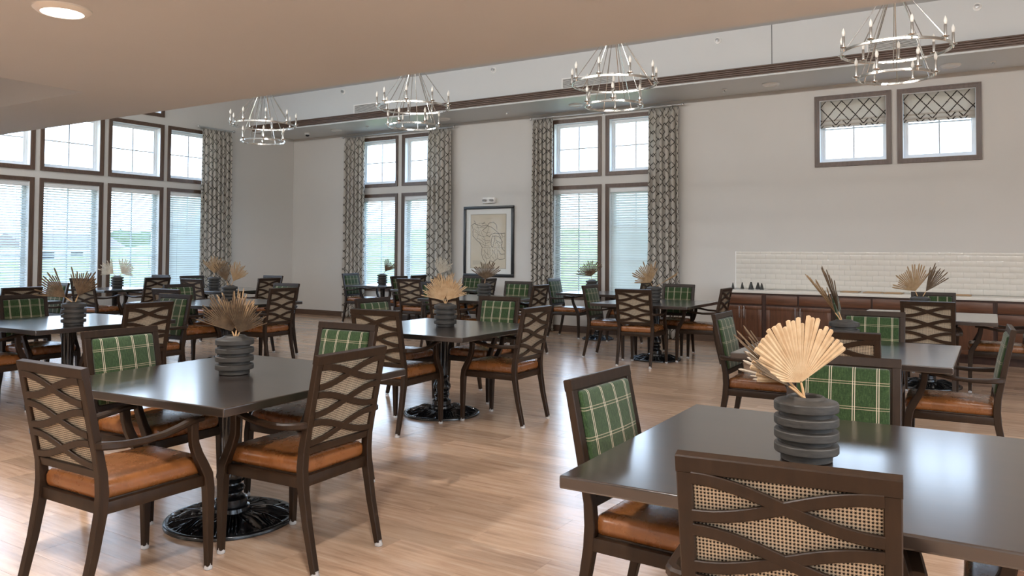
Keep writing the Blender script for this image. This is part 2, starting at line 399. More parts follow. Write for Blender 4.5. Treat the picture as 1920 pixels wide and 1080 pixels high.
floor = struct(MB().box(XW - .22, XR + .22, YB - .22, YW + .22, -.2, -.006), 'floor', M['slot'], 'wood-look plank floor of the dining hall', 'floor')
def plank_cells():
    out = []
    r0, r1 = math.floor(YB / PW), math.floor(YW / PW)
    for r in range(r0, r1 + 1):
        ofs = ((r * .381966) % 1) * PL
        c0_, c1_ = math.floor((XW + ofs) / PL), math.floor((XR + ofs) / PL)
        for c_ in range(c0_, c1_ + 1):
            x0, x1 = max(XW, c_ * PL - ofs), min(XR, (c_ + 1) * PL - ofs); y0, y1 = max(YB, r * PW), min(YW, (r + 1) * PW)
            if x1 - x0 > .005 and y1 - y0 > .005: out.append((x0, x1, y0, y1))
    return out
def in_view(x, y, z=0, mg=0):
    d = Vector((x, y, z - CAM_H)); k = d.dot(f2)
    if k < .3: return None
    u = 960 + F_PX * d.dot(r3) / k; v = CY - F_PX * d.dot(u3) / k
    return k if -mg < u < 1920 + mg and -mg < v < 1080 + mg else None
cells = plank_cells(); GAP = .0005
vis = []; rest = []
for c_ in cells:
    k = in_view((c_[0] + c_[1]) / 2, (c_[2] + c_[3]) / 2, 0, 80)
    (vis if k else rest).append((k or 0, c_))
vis.sort(key=lambda t_: t_[0]); rest += vis[300:]; vis = vis[:300]
pm = {}
for k, (x0, x1, y0, y1) in vis:
    key = (round(x1 - x0, 3), round(y1 - y0, 3))
    if key not in pm:
        pm[key] = MB().box(GAP, key[0] - GAP, GAP, key[1] - GAP, -.006, 0).mesh('plank', M['floor'], False)
    link('plank', pm[key], floor, (x0, y0, 0))
mb = MB()
for k, (x0, x1, y0, y1) in rest: mb.box(x0 + GAP, x1 - GAP, y0 + GAP, y1 - GAP, -.006, 0)
tag(mb.obj('plank_field', M['floor'], floor, smooth=False), kind='stuff')

# ceilings: upper ceiling, soffit along the long wall, low ceiling with a raised tray at left
struct(MB().box(XW - .2, XR + .2, YE - .3, YW + .2, ZT, ZT + .1), 'ceiling', M['ceil'], 'high ceiling over the chandeliers', 'ceiling')
struct(MB().box(XW, XR, YS, YW, ZS, ZT), 'ceiling_soffit', M['soffit'], 'lower soffit running along the top of the long wall', 'soffit')
TX0, TX1, TY0, TY1 = -13.0, -6.56, -2.5, 3.645
mb = MB()
mb.box(TX1, XR + .2, YB, YE, ZL, ZL + .3).box(XW, TX1, TY1, YE, ZL, ZL + .3).box(XW, TX1, YB, TY0, ZL, ZL + .3).box(XW, TX0, TY0, TY1, ZL, ZL + .3)
mb.box(XW, XR, YE - .12, YE, ZL + .3, ZT).box(TX0 - .1, TX1 + .1, TY0 - .1, TY1 + .1, ZL + .5, ZL + .6)
mb.box(TX0 - .1, TX0, TY0, TY1, ZL + .3, ZL + .5).box(TX1, TX1 + .1, TY0, TY1, ZL + .3, ZL + .5).box(TX0, TX1, TY0 - .1, TY0, ZL + .3, ZL + .5).box(TX0, TX1, TY1, TY1 + .1, ZL + .3, ZL + .5)
struct(mb, 'ceiling_low', M['ceil'], 'low flat ceiling in the foreground with a raised tray at left', 'ceiling')
# crown moulding on the soffit edge: stepped dark wood bands over a thin pale lip
prof = [(0, 3.955), (.028, 3.955), (.028, 3.972), (.045, 3.976), (.045, 3.998), (.062, 4.003), (.062, 4.022), (.085, 4.028), (.085, 4.046), (.105, 4.052), (.105, 4.068), (0, 4.068)]
vs = [(x, YS - d, z) for x in (XW, XR) for (d, z) in prof]; n = len(prof)
mb = MB().add(vs, [(i, (i + 1) % n, n + (i + 1) % n, n + i) for i in range(n)] + [tuple(range(n)), tuple(range(2 * n - 1, n - 1, -1))])
struct(mb, 'trim_1', M['trim'], 'dark stepped wooden crown moulding along the soffit edge', 'moulding')
struct(MB().box(XW, XR, YS - .02, YS, ZS, 3.955), 'trim_2', M['soffit'], 'pale lip under the dark crown moulding', 'trim')
struct(MB().box(-2.86, -2.853, YS - .004, YS, 4.068, ZT), 'trim_3', M['slot'], 'thin upright joint in the upper wall above the moulding', 'joint')
def baseboard(name, x0, x1, y0, y1, label, mat):
    mb = MB().box(x0, x1, y0, y1, 0, .085)
    t_ = .006
    if x1 - x0 > y1 - y0: mb.box(x0, x1, y0 + t_, y1, .085, .112)
    else: mb.box(x0, x1 - t_, y0, y1, .085, .112)
    struct(mb, name, mat, label, 'baseboard')
baseboard('baseboard_back', XW, -3.76, YW - .02, YW, 'dark wooden baseboard along the long wall', M['trim'])
baseboard('baseboard_left', XW, XW + .02, YB, YW - .02, 'dark wooden baseboard under the window wall', M['trimy'])

# ------------------------------------------------------------------ windows
WN = [0]
DESC_H = {'low': 'lower', 'up': 'upper', 'top': 'topmost', 'small': 'high small', 'side': 'side'}
def window(axis, plane, sgn, wn, label):
    """sgn: direction to the outside along the wall normal. Built in local (u, d, z): d is depth from the inner face, outside positive"""
    WN[0] += 1; u0, u1, z0, z1, typ, key = wn
    def tr(mb):
        mb.v = [((plane + sgn * d, u, z) if axis == 'x' else (u, plane + sgn * d, z)) for (u, d, z) in mb.v]; return mb
    a, b, c, d = inner(wn)
    cas = MB()
    def ring(o, i, d0, d1):       # mitred frame between outer rect o and inner rect i from depth d0 to d1
        vs = []
        for (r_, dd) in ((o, d0), (i, d0), (i, d1), (o, d1)):
            vs += [(r_[0], dd, r_[2]), (r_[1], dd, r_[2]), (r_[1], dd, r_[3]), (r_[0], dd, r_[3])]
        fs = []
        for L in range(4):
            for k in range(4):
                fs.append((L * 4 + k, L * 4 + (k + 1) % 4, ((L + 1) % 4) * 4 + (k + 1) % 4, ((L + 1) % 4) * 4 + k))
        return vs, fs
    def inset(r_, e): return (r_[0] + e, r_[1] - e, r_[2] + e, r_[3] - e)
    R0 = (u0, u1, z0, z1)
    cas.add(*ring(R0, inset(R0, .018), -.026, .0)); cas.add(*ring(inset(R0, .018), inset(R0, .044), -.018, .0)); cas.add(*ring(inset(R0, .044), inset(R0, .068), -.012, .01))
    root = tr(cas).obj('window_%d' % WN[0], M['trimv'], smooth=False)
    tag(root, label, 'window', None, 'structure')
    R1 = inset(R0, CAS)
    tr(MB().add(*ring(inset(R1, -.002), inset(R1, .012), -.002, .10))).obj('jamb', M['white'], root, smooth=False)
    S = inset(R1, .012)
    mb = MB(); mb.add(*ring(S, inset(S, .03), .10, .17)); mb.add(*ring(inset(S, .03), inset(S, .058), .115, .155))
    tr(mb).obj('sash', M['white'], root, smooth=False)
    G = inset(S, .056)
    tr(MB().add([(G[0], .135, G[2]), (G[1], .135, G[2]), (G[1], .135, G[3]), (G[0], .135, G[3])], [(0, 1, 2, 3)])).obj('pane', M['glass'], root, smooth=False)
    nv, nh = 2, {'low': 3, 'up': 2, 'top': 1, 'small': 2, 'side': 3}[typ]
    for k in range(1, nv):
        x = G[0] + (G[1] - G[0]) * k / nv; tr(MB().box(x - .010, x + .010, .126, .144, G[2], G[3])).obj('muntin', M['muntin'], root, smooth=False)
    for k in range(1, nh):
        z = G[2] + (G[3] - G[2]) * k / nh
        if typ == 'small': z = G[3] - .36
        tr(MB().box(G[0], G[1], .128, .142, z - .010, z + .010)).obj('muntin', M['muntin'], root, smooth=False)
    return R1
ORD = {1: 'leftmost', 2: 'second from left', 3: 'third from left', 4: 'fourth, next to the curtain'}
blinds = []
for wn in win_W:
    k = wn[5]
    nm = ORD.get(k, 'column %s outside the frame' % (4 - k))
    lab = '%s wood-cased window in the left wall, %s' % (DESC_H[wn[4]], nm)
    R1 = window('x', XW, -1, wn, lab)
    if wn[4] == 'low' and k >= 0:
        blinds.append(('x', R1, {1: .45, 2: .55, 3: .48, 4: .95}.get(k, .45), 'white slatted blind in the lower left-wall window, ' + ORD.get(k, 'just outside the frame')))
nmL = {-11.785: 'left of the far pair', -10.572: 'right of the far pair', -7.078: 'left of the pair right of the framed map', -5.978: 'right of the pair right of the framed map'}
for wn in win_L:
    if wn[4] == 'small': window('y', YW, 1, wn, 'high small window above the counter, %s' % ('left one' if wn[5] == 0 else 'right one'))
    else:
        R1 = window('y', YW, 1, wn, '%s wood-cased window, %s' % (DESC_H[wn[4]], nmL[wn[5]]))
        if wn[4] == 'low': blinds.append(('y', R1, {-11.785: .48, -10.572: .55, -7.078: .48, -5.978: .95}[wn[5]], 'white slatted blind in the lower window, ' + nmL[wn[5]]))
for wn in win_R: window('x', XR, 1, wn, 'added side window number %d in the right end wall, outside the frame' % (wn[5] + 1))

# venetian blinds: head rail, one object per slat, bottom rail, ladder cords, wand
def blind(axis, R1, tilt, label):
    u0, u1, z0, z1 = R1[0] + .014, R1[1] - .014, R1[2] + .012, R1[3] - .012
    wd = u1 - u0
    if axis == 'x': t_ = thing('window_blind', label, 'blind', (XW - .05, (u0 + u1) / 2, z0), PI / 2, 'blinds in the lower windows')
    else: t_ = thing('window_blind', label, 'blind', ((u0 + u1) / 2, YW + .05, z0), 0, 'blinds in the lower windows')
    # local: x along the window, +y to the outside
    H = z1 - z0; hw = wd / 2
    MB().cbox(-hw, hw, -.035, .035, H - .075, H, .004).obj('head_rail', M['white'], t_)
    key = (round(wd, 3), round(tilt, 2))
    if key not in SL:
        sm = MB(); c, s = math.cos(tilt), math.sin(tilt); P2 = []
        for i in range(4):
            y = -.025 + .05 * i / 3; zz = .003 * (1 - (y / .025) ** 2)
            P2.append((y * c - zz * s, y * s + zz * c))
        n_ = 4; vs = [(x, p[0], p[1] + o) for o in (0, .0022) for x in (-hw + .004, hw - .004) for p in P2]
        fs = []
        for i in range(3): fs += [(i, i + 1, n_ + i + 1, n_ + i), (8 + i, 8 + n_ + i, 8 + n_ + i + 1, 8 + i + 1)]
        fs += [(0, n_, 8 + n_, 8), (3, 8 + 3, 8 + n_ + 3, n_ + 3), (0, 8, 9, 10, 11, 3, 2, 1), (4, 5, 6, 7, 15, 14, 13, 12)]
        sm.add(vs, fs); SL[key] = sm.mesh('slat', M['blind'])
    z = .04
    while z < H - .09:
        link('slat', SL[key], t_, (0, 0, z)); z += .0425
    MB().cbox(-hw, hw, -.025, .025, 0, .02, .003).obj('bottom_rail', M['white'], t_)
    for x in (-hw * .62, hw * .62):
        MB().box(x - .0015, x + .0015, -.029, -.027, .02, H - .075).obj('ladder_cord', M['white'], t_, smooth=False)
    MB().tube([(-hw + .06, -.04, H - .08), (-hw + .06, -.042, H - .8)], .004, 6).obj('tilt_wand', M['white'], t_)
SL = {}
for b_ in blinds: blind(*b_)

# roman shades in the two small windows
for i, wn in enumerate([x for x in win_L if x[4] == 'small']):
    u0, u1, z0, z1 = inner(wn); u0 += .016; u1 -= .016; ztop = z1 - .014; zb = ztop - .40
    t_ = thing('roman_shade', 'folded trellis fabric shade in the %s high window' % ('left' if i == 0 else 'right'), 'shade', ((u0 + u1) / 2, YW + .05, zb), 0, 'roman shades in the high windows')
    hw = (u1 - u0) / 2
    def cloth(zs, name):
        vs = []; fs = []; uvs = []; arc = 0
        for j, (y, z) in enumerate(zs):
            if j: arc += math.hypot(y - zs[j - 1][0], z - zs[j - 1][1])
            for k in range(9):
                x = -hw + 2 * hw * k / 8; vs.append((x, y + .003 * math.sin(k * 1.7 + z * 9), z)); uvs.append(((x + 5.03) * .87, (3 - arc) * .85))
        for j in range(len(zs) - 1):
            for k in range(8): fs.append((j * 9 + k, j * 9 + k + 1, (j + 1) * 9 + k + 1, (j + 1) * 9 + k))
        me = bpy.data.meshes.new(name); me.from_pydata(vs, [], fs); ul = me.uv_layers.new(name='UVMap')
        for lp in me.loops: ul.data[lp.index].uv = uvs[lp.vertex_index]
        me.materials.append(M['curtain']); me.shade_smooth()
        o = link(name, me, t_); md = o.modifiers.new('thick', 'SOLIDIFY'); md.thickness = .004
        return o
    H = .40
    cloth([(0, H), (-.004, H - .1), (-.004, H - .2), (-.01, H - .27), (-.02, H - .3), (-.006, H - .305)], 'shade_panel')
    cloth([(0, H - .28), (-.012, H - .30), (-.02, H - .335), (-.028, H - .36), (-.012, H - .372)], 'shade_fold')
    cloth([(0, H - .34), (-.016, H - .36), (-.028, H - .39), (-.02, H - .40), (0, H - .398)], 'shade_fold')
    MB().box(-hw, hw, -.006, .03, H - .002, H + .012).obj('head_rail', M['white'], t_, smooth=False)
    MB().tube([(hw - .03, -.012, H - .36), (hw - .034, -.013, .0 - .16)], .003, 6).obj('pull_cord', M['white'], t_)

# ------------------------------------------------------------------ curtains and rods
def rod(label, x0, x1, axis, z, dist, brackets):
    if axis == 'y': t_ = thing('curtain_rod', label, 'curtain rod', ((x0 + x1) / 2, YW - dist, z), 0)
    else: t_ = thing('curtain_rod', label, 'curtain rod', (XW + dist, (x0 + x1) / 2, z), PI / 2)
    h = (x1 - x0) / 2; sy = 1
    MB().tube([(-h, 0, 0), (h, 0, 0)], .011, 12).obj('pole', M['steel'], t_)
    for s in (-1, 1):
        pts = [(.001, -.028), (.016, -.024), (.027, -.008), (.027, .008), (.016, .024), (.001, .028)]
        o = MB().lathe(pts, 16).obj('finial', M['steel'], t_, (s * (h + .02), 0, 0))
    for b_ in brackets:
        x = (b_ - (x0 + x1) / 2)
        MB().box(x - .008, x + .008, 0, dist - .004, -.006, .006).box(x - .02, x + .02, dist - .012, dist - .002, -.03, .03).obj('bracket', M['steel'], t_, smooth=False)
    return t_
def curtain(label, u0, u1, axis, ztop, dist, seed, spread=1.0):
    rnd = random.Random(seed); W = u1 - u0; nf = max(5, round(W / .105)); nu, nz = nf * 10, 28
    if axis == 'y': t_ = (( (u0 + u1) / 2, YW - dist, 0), 0)
    else: t_ = ((XW + dist, (u0 + u1) / 2, 0), PI / 2)
    ph = [rnd.uniform(-.5, .5) for _ in range(nf + 2)]; am = [rnd.uniform(.75, 1.2) for _ in range(nf + 2)]
    zb = .012; vs = []; uvs = []; fs = []
    base_u = rnd.uniform(0, 3)
    # arc length along the folds for the print
    for j in range(nz + 1):
        tt = j / nz; z = zb + (ztop - zb) * tt
        pinch = math.exp(-((ztop - z) / .12) ** 2)
        arc = 0; prev = None
        for i in range(nu + 1):
            s = i / nu; x = -W / 2 + W * s
            k = s * nf; kk = int(min(k, nf - 1)); fr = k - kk
            A = .042 * (am[kk] * (1 - fr) + am[kk + 1] * fr) * (1 - .55 * pinch) * (.9 + .25 * (1 - tt))
            lx = .014 * math.sin(2 * PI * k * 2 + ph[kk]) * (1 - pinch)
            dr = (.02 * math.sin(3 * s + seed) + .012 * math.sin(5 * z + seed * 2 + 6 * s)) * (1 - tt)
            p = Vector((x * (1 + .05 * (1 - tt) * spread) + lx + dr * .6, -A * math.cos(2 * PI * k + .35 * math.sin(z * 1.3 + kk)) + dr * .3, z))
            vs.append(p)
            uvs.append((base_u + s * W * 2.1, z))
    for j in range(nz):
        for i in range(nu):
            a = j * (nu + 1) + i; fs.append((a, a + 1, a + nu + 2, a + nu + 1))
    me = bpy.data.meshes.new('curtain'); me.from_pydata([tuple(v) for v in vs], [], fs)
    ul = me.uv_layers.new(name='UVMap')
    for lp in me.loops: ul.data[lp.index].uv = uvs[lp.vertex_index]
    me.materials.append(M['curtain']); me.shade_smooth()
    root = thing('curtain', label, 'curtain', t_[0], t_[1], 'trellis curtains')
    o = link('drape', me, root)
    md = o.modifiers.new('thick', 'SOLIDIFY'); md.thickness = .003
    for i in range(nf):
        x = -W / 2 + W * (i + .5) / nf
        pts = [(x, .0 + .017 * math.cos(a), ztop + .012 + .017 * math.sin(a)) for a in [2 * PI * k / 12 for k in range(12)]]
        MB().tube(pts, .0028, 5, True).obj('ring', M['steel'], root)
    return root
ZR = 3.845
rod('steel curtain rod across the far window pair', -12.12, -9.21, 'y', ZR, .11, (-11.9, -10.62, -9.4))
rod('steel curtain rod across the window pair right of the map', -7.42, -4.57, 'y', ZR, .11, (-7.2, -6.02, -4.75))
rod('short steel curtain rod on the left window wall', 9.93, 10.74, 'x', ZR + .03, .11, (10.05, 10.62))
curtain('trellis print curtain left of the far window pair', -12.06, -11.50, 'y', ZR - .03, .11, 3)
curtain('trellis print curtain right of the far window pair', -9.79, -9.235, 'y', ZR - .03, .11, 4)
curtain('trellis print curtain just right of the framed map', -7.385, -6.97, 'y', ZR - .03, .11, 5)
curtain('wide trellis print curtain left of the counter', -5.13, -4.61, 'y', ZR - .03, .11, 6)
curtain('trellis print curtain on the left window wall', 9.99, 10.70, 'x', ZR, .11, 7)

# ------------------------------------------------------------------ framed map, emergency light, fixtures on soffit and upper wall
t_ = thing('framed_map', 'framed antique map between the two curtained window pairs', 'picture', (-8.42, YW, .94))
W2, H2 = 1.145, 1.34; hw = W2 / 2
mb = MB(); fwid = .055
for (x0, x1, z0, z1) in ((-hw, hw, 0, fwid), (-hw, hw, H2 - fwid, H2), (-hw, -hw + fwid, fwid, H2 - fwid), (hw - fwid, hw, fwid, H2 - fwid)): mb.cbox(x0, x1, -.04, -.002, z0, z1, .006)
mb.obj('frame', M['black'], t_)
MB().box(-hw + .05, hw - .05, -.016, -.004, .05, H2 - .05).obj('mat', M['mat'], t_, smooth=False)
pw0, pw1, pz0, pz1 = -.405, .39, .165, 1.175
MB().box(pw0 - .012, pw1 + .012, -.0175, -.016, pz0 - .012, pz1 + .012).obj('mat_bevel', M['inklight'], t_, smooth=False)
pr = MB().box(pw0, pw1, -.019, -.0175, pz0, pz1).obj('print', M['paper'], t_, smooth=False)
def strips(polys, width, y):
    mb = MB()
    for pl in polys:
        for (a, b) in zip(pl[:-1], pl[1:]):
            A = Vector((pw0 + (a[0] - 265) / 385 * (pw1 - pw0), pz1 - (a[1] - 255) / 595 * (pz1 - pz0))); B = Vector((pw0 + (b[0] - 265) / 385 * (pw1 - pw0), pz1 - (b[1] - 255) / 595 * (pz1 - pz0)))
            d = (B - A).normalized(); nn = Vector((-d.y, d.x)) * width / 2; A = A - d * width * .3; B = B + d * width * .3
            mb.add([(A.x + nn.x, y, A.y + nn.y), (B.x + nn.x, y, B.y + nn.y), (B.x - nn.x, y, B.y - nn.y), (A.x - nn.x, y, A.y - nn.y)], [(0, 1, 2, 3)])
    return mb
def wig(pl, amp=3.0):
    out = []
    for (a, b) in zip(pl[:-1], pl[1:]):
        for k in range(4): out.append((a[0] + (b[0] - a[0]) * k / 4 + random.uniform(-amp, amp), a[1] + (b[1] - a[1]) * k / 4 + random.uniform(-amp, amp)))
    return out + [pl[-1]]
heavy = [[(300, 320), (320, 360), (380, 380), (455, 378), (500, 400), (560, 450), (575, 468), (640, 462)], [(395, 430), (440, 390), (470, 345), (520, 340), (550, 370), (555, 420)],
         [(275, 380), (290, 420), (285, 490), (325, 535), (365, 570), (390, 610), (395, 625)], [(510, 490), (495, 530), (490, 580), (500, 615), (515, 600), (525, 550), (530, 500), (510, 490)],
         [(530, 490), (570, 495), (600, 530), (615, 560), (600, 600), (620, 640), (640, 660)], [(390, 630), (385, 690), (400, 740), (425, 780), (435, 825)], [(440, 480), (470, 500), (500, 470), (540, 460), (575, 468), (600, 520)],
         [(480, 770), (520, 780), (560, 745), (600, 755), (640, 740)], [(270, 372), (300, 352), (320, 360)], [(395, 360), (420, 338)]]
lightp = [[(330, 360), (345, 400), (360, 450), (345, 500), (325, 535)], [(375, 430), (395, 480), (420, 520), (430, 575)], [(480, 625), (480, 760), (460, 800), (445, 830)], [(555, 630), (560, 740)],
          [(300, 410), (330, 430), (350, 460)], [(400, 440), (440, 460), (480, 450)], [(410, 650), (440, 690), (470, 700)], [(500, 650), (540, 700), (545, 740)], [(580, 660), (600, 700), (640, 700)], [(360, 560), (420, 600), (470, 605)],
          [(325, 400), (380, 395), (440, 400)], [(310, 440), (350, 480), (400, 500), (450, 490)], [(395, 520), (440, 550), (480, 545)], [(420, 620), (430, 580), (470, 560), (490, 560)], [(340, 520), (380, 540), (410, 570)],
          [(420, 640), (425, 700), (445, 760), (440, 800)], [(455, 640), (452, 700), (475, 740)], [(505, 640), (510, 690), (490, 720)], [(535, 640), (528, 690)], [(570, 640), (590, 690), (640, 690)], [(600, 470), (620, 500), (640, 505)],
          [(540, 500), (545, 540), (560, 580), (590, 610)], [(350, 350), (400, 350), (440, 360)], [(560, 600), (580, 620)], [(530, 580), (560, 560), (610, 560)],
          [(540, 540), (580, 560), (600, 590)], [(455, 378), (460, 420), (440, 480)], [(400, 700), (430, 740), (470, 745)], [(500, 720), (530, 760)], [(620, 520), (600, 470)]]
strips([wig(p) for p in heavy], .0085, -.0194).obj('map_lines', M['ink'], pr, smooth=False)
strips([[(390, 625), (640, 625)], [(640, 465), (640, 740)]] + [wig(p) for p in lightp], .005, -.0193).obj('map_lines', M['ink'], pr, smooth=False)
strips([[(285, 770 + 6 * k), (395 - (k % 3) * 8, 770 + 6 * k)] for k in range(8)] + [[(430, 298), (510, 298)], [(590, 350), (630, 352)], [(585, 370), (625, 372)]], .0035, -.0193).obj('caption_lines', M['inklight'], pr, smooth=False)
MB().box(-hw + .055, hw - .055, -.024, -.022,   .055, H2 - .055).obj('glass', M['picglass'], t_, smooth=False)

t_ = thing('emergency_light', 'small white emergency light unit above the framed map', 'emergency light', (-8.42, YW, 2.335))
MB().cbox(-.12, .16, -.06, 0, 0, .105, .01).obj('housing', M['whitep'], t_)
for x in (-.06, .1): MB().lathe([(.001, 0), (.038, .004), (.044, .03), (.036, .04), (.001, .042)], 18).obj('lamp_head', M['steel'], t_, (x, -.075, .03))

def disc_light(x, y, z, r, label, lit, group):
    t_ = thing('ceiling_light', label, 'ceiling light', (x, y, z), 0, group)
    MB().lathe([(r * .72, -.012), (r * .74, -.026), (r * .86, -.024), (r, -.008), (r, 0), (r * .72, 0)], 40, cap=False).obj('trim_ring', M['whitep'], t_)
    MB().lathe([(.0005, -.017), (r * .5, -.0165), (r * .725, -.014)], 40, cap=False).obj('diffuser', M['lamp'] if lit else M['whitep'], t_)
    if lit:
        L = bpy.data.lights.new('downlight', 'AREA'); L.shape = 'DISK'; L.size = r * 1.3; L.energy = lit; L.color = (1, .975, .955)
        o = bpy.data.objects.new('downlight', L); COL.objects.link(o); o.parent = t_; o.location = (0, 0, -.03)
for i, x in enumerate((-11.9, -9.1, -6.28, -3.02, -.68)):
    disc_light(x, 11.93, ZS, .125, ['round white soffit light nearest the corner, left of the far windows', 'round white soffit light above the far window pair', 'round white soffit light above the windows right of the map', 'round white soffit light left of the small high windows', 'round white soffit light above the right small window'][i], 0, 'round soffit lights')
disc_light(-4.38, 2.31, ZL, .145, 'lit round downlight in the low ceiling at top left', DOWN, 'low ceiling downlights')
for i, (x, y) in enumerate(((-1.4, 1.2), (-4.38, -.8), (-1.4, -2.2), (1.6, 1.2), (1.6, -2.2), (4.4, 1.2), (4.4, 3.4), (1.6, 3.4), (-8.0, -3.5))):  # further downlights added out of view to light the near room
    disc_light(x, y, ZL, .145, 'lit downlight added in the low ceiling outside the frame, %s' % ['just right of the camera', 'behind left', 'behind right', 'far right', 'far right behind', 'right end', 'right end by the ceiling edge', 'right by the ceiling edge', 'behind far left'][i], DOWN, 'low ceiling downlights')

for i, x in enumerate((-11.8, -9.0, -6.2, -3.4, -.6, 2.2)):     # unseen linear fill lamps, added to brighten the hall, above the low ceiling edge
    t_ = thing('added_fill_light', 'added fill light above the low ceiling edge, hidden from view, %s' % ['first', 'second', 'third', 'fourth', 'fifth', 'sixth'][i] + ' from the left', 'fill light', (x, YE, 4.25), 0, 'added fill lights')
    MB().cbox(-1.25, 1.25, 0, .07, -.05, .05, .006).obj('housing', M['whitep'], t_)
    MB().box(-1.2, 1.2, .07, .074, -.04, .04).obj('diffuser', M['lamp'], t_, smooth=False)
    L = bpy.data.lights.new('fill_light_source', 'AREA'); L.shape = 'RECTANGLE'; L.size = 2.4; L.size_y = .1; L.energy = LIN; L.color = (1, .985, .965)
    o = bpy.data.objects.new('fill_light_source', L); COL.objects.link(o); o.parent = t_; o.location = (0, .09, 0); o.rotation_euler = (PI / 2, 0, 0)
t_ = thing('security_camera', 'small white dome security camera on the soffit near the corner', 'camera', (-12.72, 11.9, ZS))
MB().lathe([(.06, 0), (.06, -.03), (.05, -.045)], 24).obj('mount', M['whitep'], t_)
MB().lathe([(.042, -.04), (.04, -.06), (.028, -.078), (.001, -.086)], 24).obj('lens_dome', M['black'], t_)
for i, (x, y) in enumerate(((-11.0, 11.9), (-7.65, 11.9), (-3.73, 11.98), (-.2, 11.98))):
    t_ = thing('sprinkler_head', 'white sprinkler under the soffit, %s' % ['left of the far curtains', 'left of the curtain beside the map', 'left of the third soffit disc, above the blank wall', 'at far right above the small windows'][i], 'sprinkler', (x, y, ZS), 0, 'soffit sprinklers')
    MB().lathe([(.04, 0), (.038, -.008), (.012, -.012)], 20).obj('escutcheon', M['whitep'], t_)
    MB().lathe([(.009, -.01), (.009, -.035), (.024, -.037), (.024, -.041), (.001, -.042)], 14).obj('deflector', M['steel'], t_)
for i, (x, z) in enumerate(((-11.14, 4.55), (-7.58, 4.56), (-3.63, 4.53), (-.35, 4.5))):
    t_ = thing('wall_sprinkler', 'round sprinkler rosette high on the upper wall, %s' % ['leftmost', 'second from left', 'third from left', 'rightmost'][i], 'sprinkler', (x, YS, z), 0, 'upper wall sprinklers')
    o = MB().lathe([(.05, 0), (.048, .01), (.02, .014)], 20).obj('escutcheon', M['whitep'], t_); o.rotation_euler = (PI / 2, 0, 0)
    o = MB().lathe([(.016, .01), (.014, .04), (.026, .042), (.026, .046), (.001, .048)], 14).obj('deflector', M['steel'], t_); o.rotation_euler = (PI / 2, 0, 0)
for i, (x0, x1) in enumerate(((-10.85, -9.95), (-6.23, -5.3), (-1.62, -.99))):
    t_ = thing('air_vent', 'white louvred air grille above the moulding, %s' % ['behind the second chandelier', 'behind the third chandelier', 'behind the rightmost chandelier'][i], 'vent', ((x0 + x1) / 2, YS, 4.075), 0, 'upper wall grilles')
    hw = (x1 - x0) / 2; h = .185
    mb = MB()
    for (a, b, c, d) in ((-hw, hw, 0, .02), (-hw, hw, h - .02, h), (-hw, -hw + .02, .02, h - .02), (hw - .02, hw, .02, h - .02)): mb.box(a, b, -.014, 0, c, d)
    mb.obj('frame', M['whitep'], t_, smooth=False)
    MB().box(-hw + .02, hw - .02, -.002, 0, .02, h - .02).obj('backing', M['slot'], t_, smooth=False)
    lv = MB().add([(-hw + .02, -.012, 0), (hw - .02, -.012, 0), (hw - .02, -.003, .009), (-hw + .02, -.003, .009), (-hw + .02, -.012, .002), (hw - .02, -.012, .002), (hw - .02, -.003, .011), (-hw + .02, -.003, .011)],
                  [(0, 1, 2, 3), (4, 7, 6, 5), (0, 4, 5, 1), (2, 6, 7, 3), (0, 3, 7, 4), (1, 5, 6, 2)]).mesh('louvre', M['whitep'], False)
    for k in range(9): link('louvre', lv, t_, (0, 0, .022 + k * .0155))

# ------------------------------------------------------------------ chandeliers
CH = thing('chandelier', 'two-ring polished nickel candle chandelier, leftmost of the four', 'chandelier', (-9.79, 8.25, 3.35), 0, 'ring chandeliers')
def ringmesh(R, z, name, p):
    MB().sweep([(R * math.cos(a), R * math.sin(a), z) for a in [2 * PI * k / 72 for k in range(72)]], .016, .026, (0, 0, 1), .003, True).obj(name, M['nickel'], p)
ringmesh(.478, 0, 'upper_ring', CH); ringmesh(.328, -.25, 'lower_ring', CH)
hub = MB().lathe([(.001, .575), (.03, .58), (.05, .6), (.05, .625), (.03, .645), (.014, .66), (.001, .665)], 24).obj('hub', M['nickel'], CH)
MB().tube([(0, 0, .66), (0, 0, ZT - 3.35 - .03)], .008, 10).obj('stem', M['nickel'], CH)
MB().lathe([(.001, ZT - 3.35 - .05), (.05, ZT - 3.35 - .045), (.065, ZT - 3.35 - .02), (.065, ZT - 3.35)], 24).obj('canopy', M['nickel'], CH)
for k in range(6):
    a = 2 * PI * (k + .25) / 6; MB().tube([(.045 * math.cos(a), .045 * math.sin(a), .61), (.475 * math.cos(a), .475 * math.sin(a), .01)], .0048, 6).obj('rod', M['nickel'], CH)
    a = 2 * PI * (k + .75) / 6; MB().tube([(.04 * math.cos(a), .04 * math.sin(a), .6), (.325 * math.cos(a), .325 * math.sin(a), -.24)], .0048, 6).obj('rod', M['nickel'], CH)
cup = MB().lathe([(.004, -.03), (.008, -.02), (.012, .0), (.034, .008), (.036, .013), (.016, .012), (.001, .012)], 18).mesh('candle_cup', M['nickel'])
slv = MB().lathe([(.0125, .01), (.0125, .115), (.009, .12), (.001, .12)], 14).mesh('candle_sleeve', M['nickel'])
blb = MB().lathe([(.008, .118), (.013, .128), (.017, .145), (.015, .163), (.008, .182), (.002, .196), (.0005, .198)], 14).mesh('bulb', M['bulb'])
for (R, z, n_, ph) in ((.49, .015, 9, .1), (.34, -.235, 6, .35)):
    for k in range(n_):
        a = 2 * PI * (k + ph) / n_; c_ = link('candle_cup', cup, CH, (R * math.cos(a), R * math.sin(a), z)); link('candle_sleeve', slv, c_); link('bulb', blb, c_)
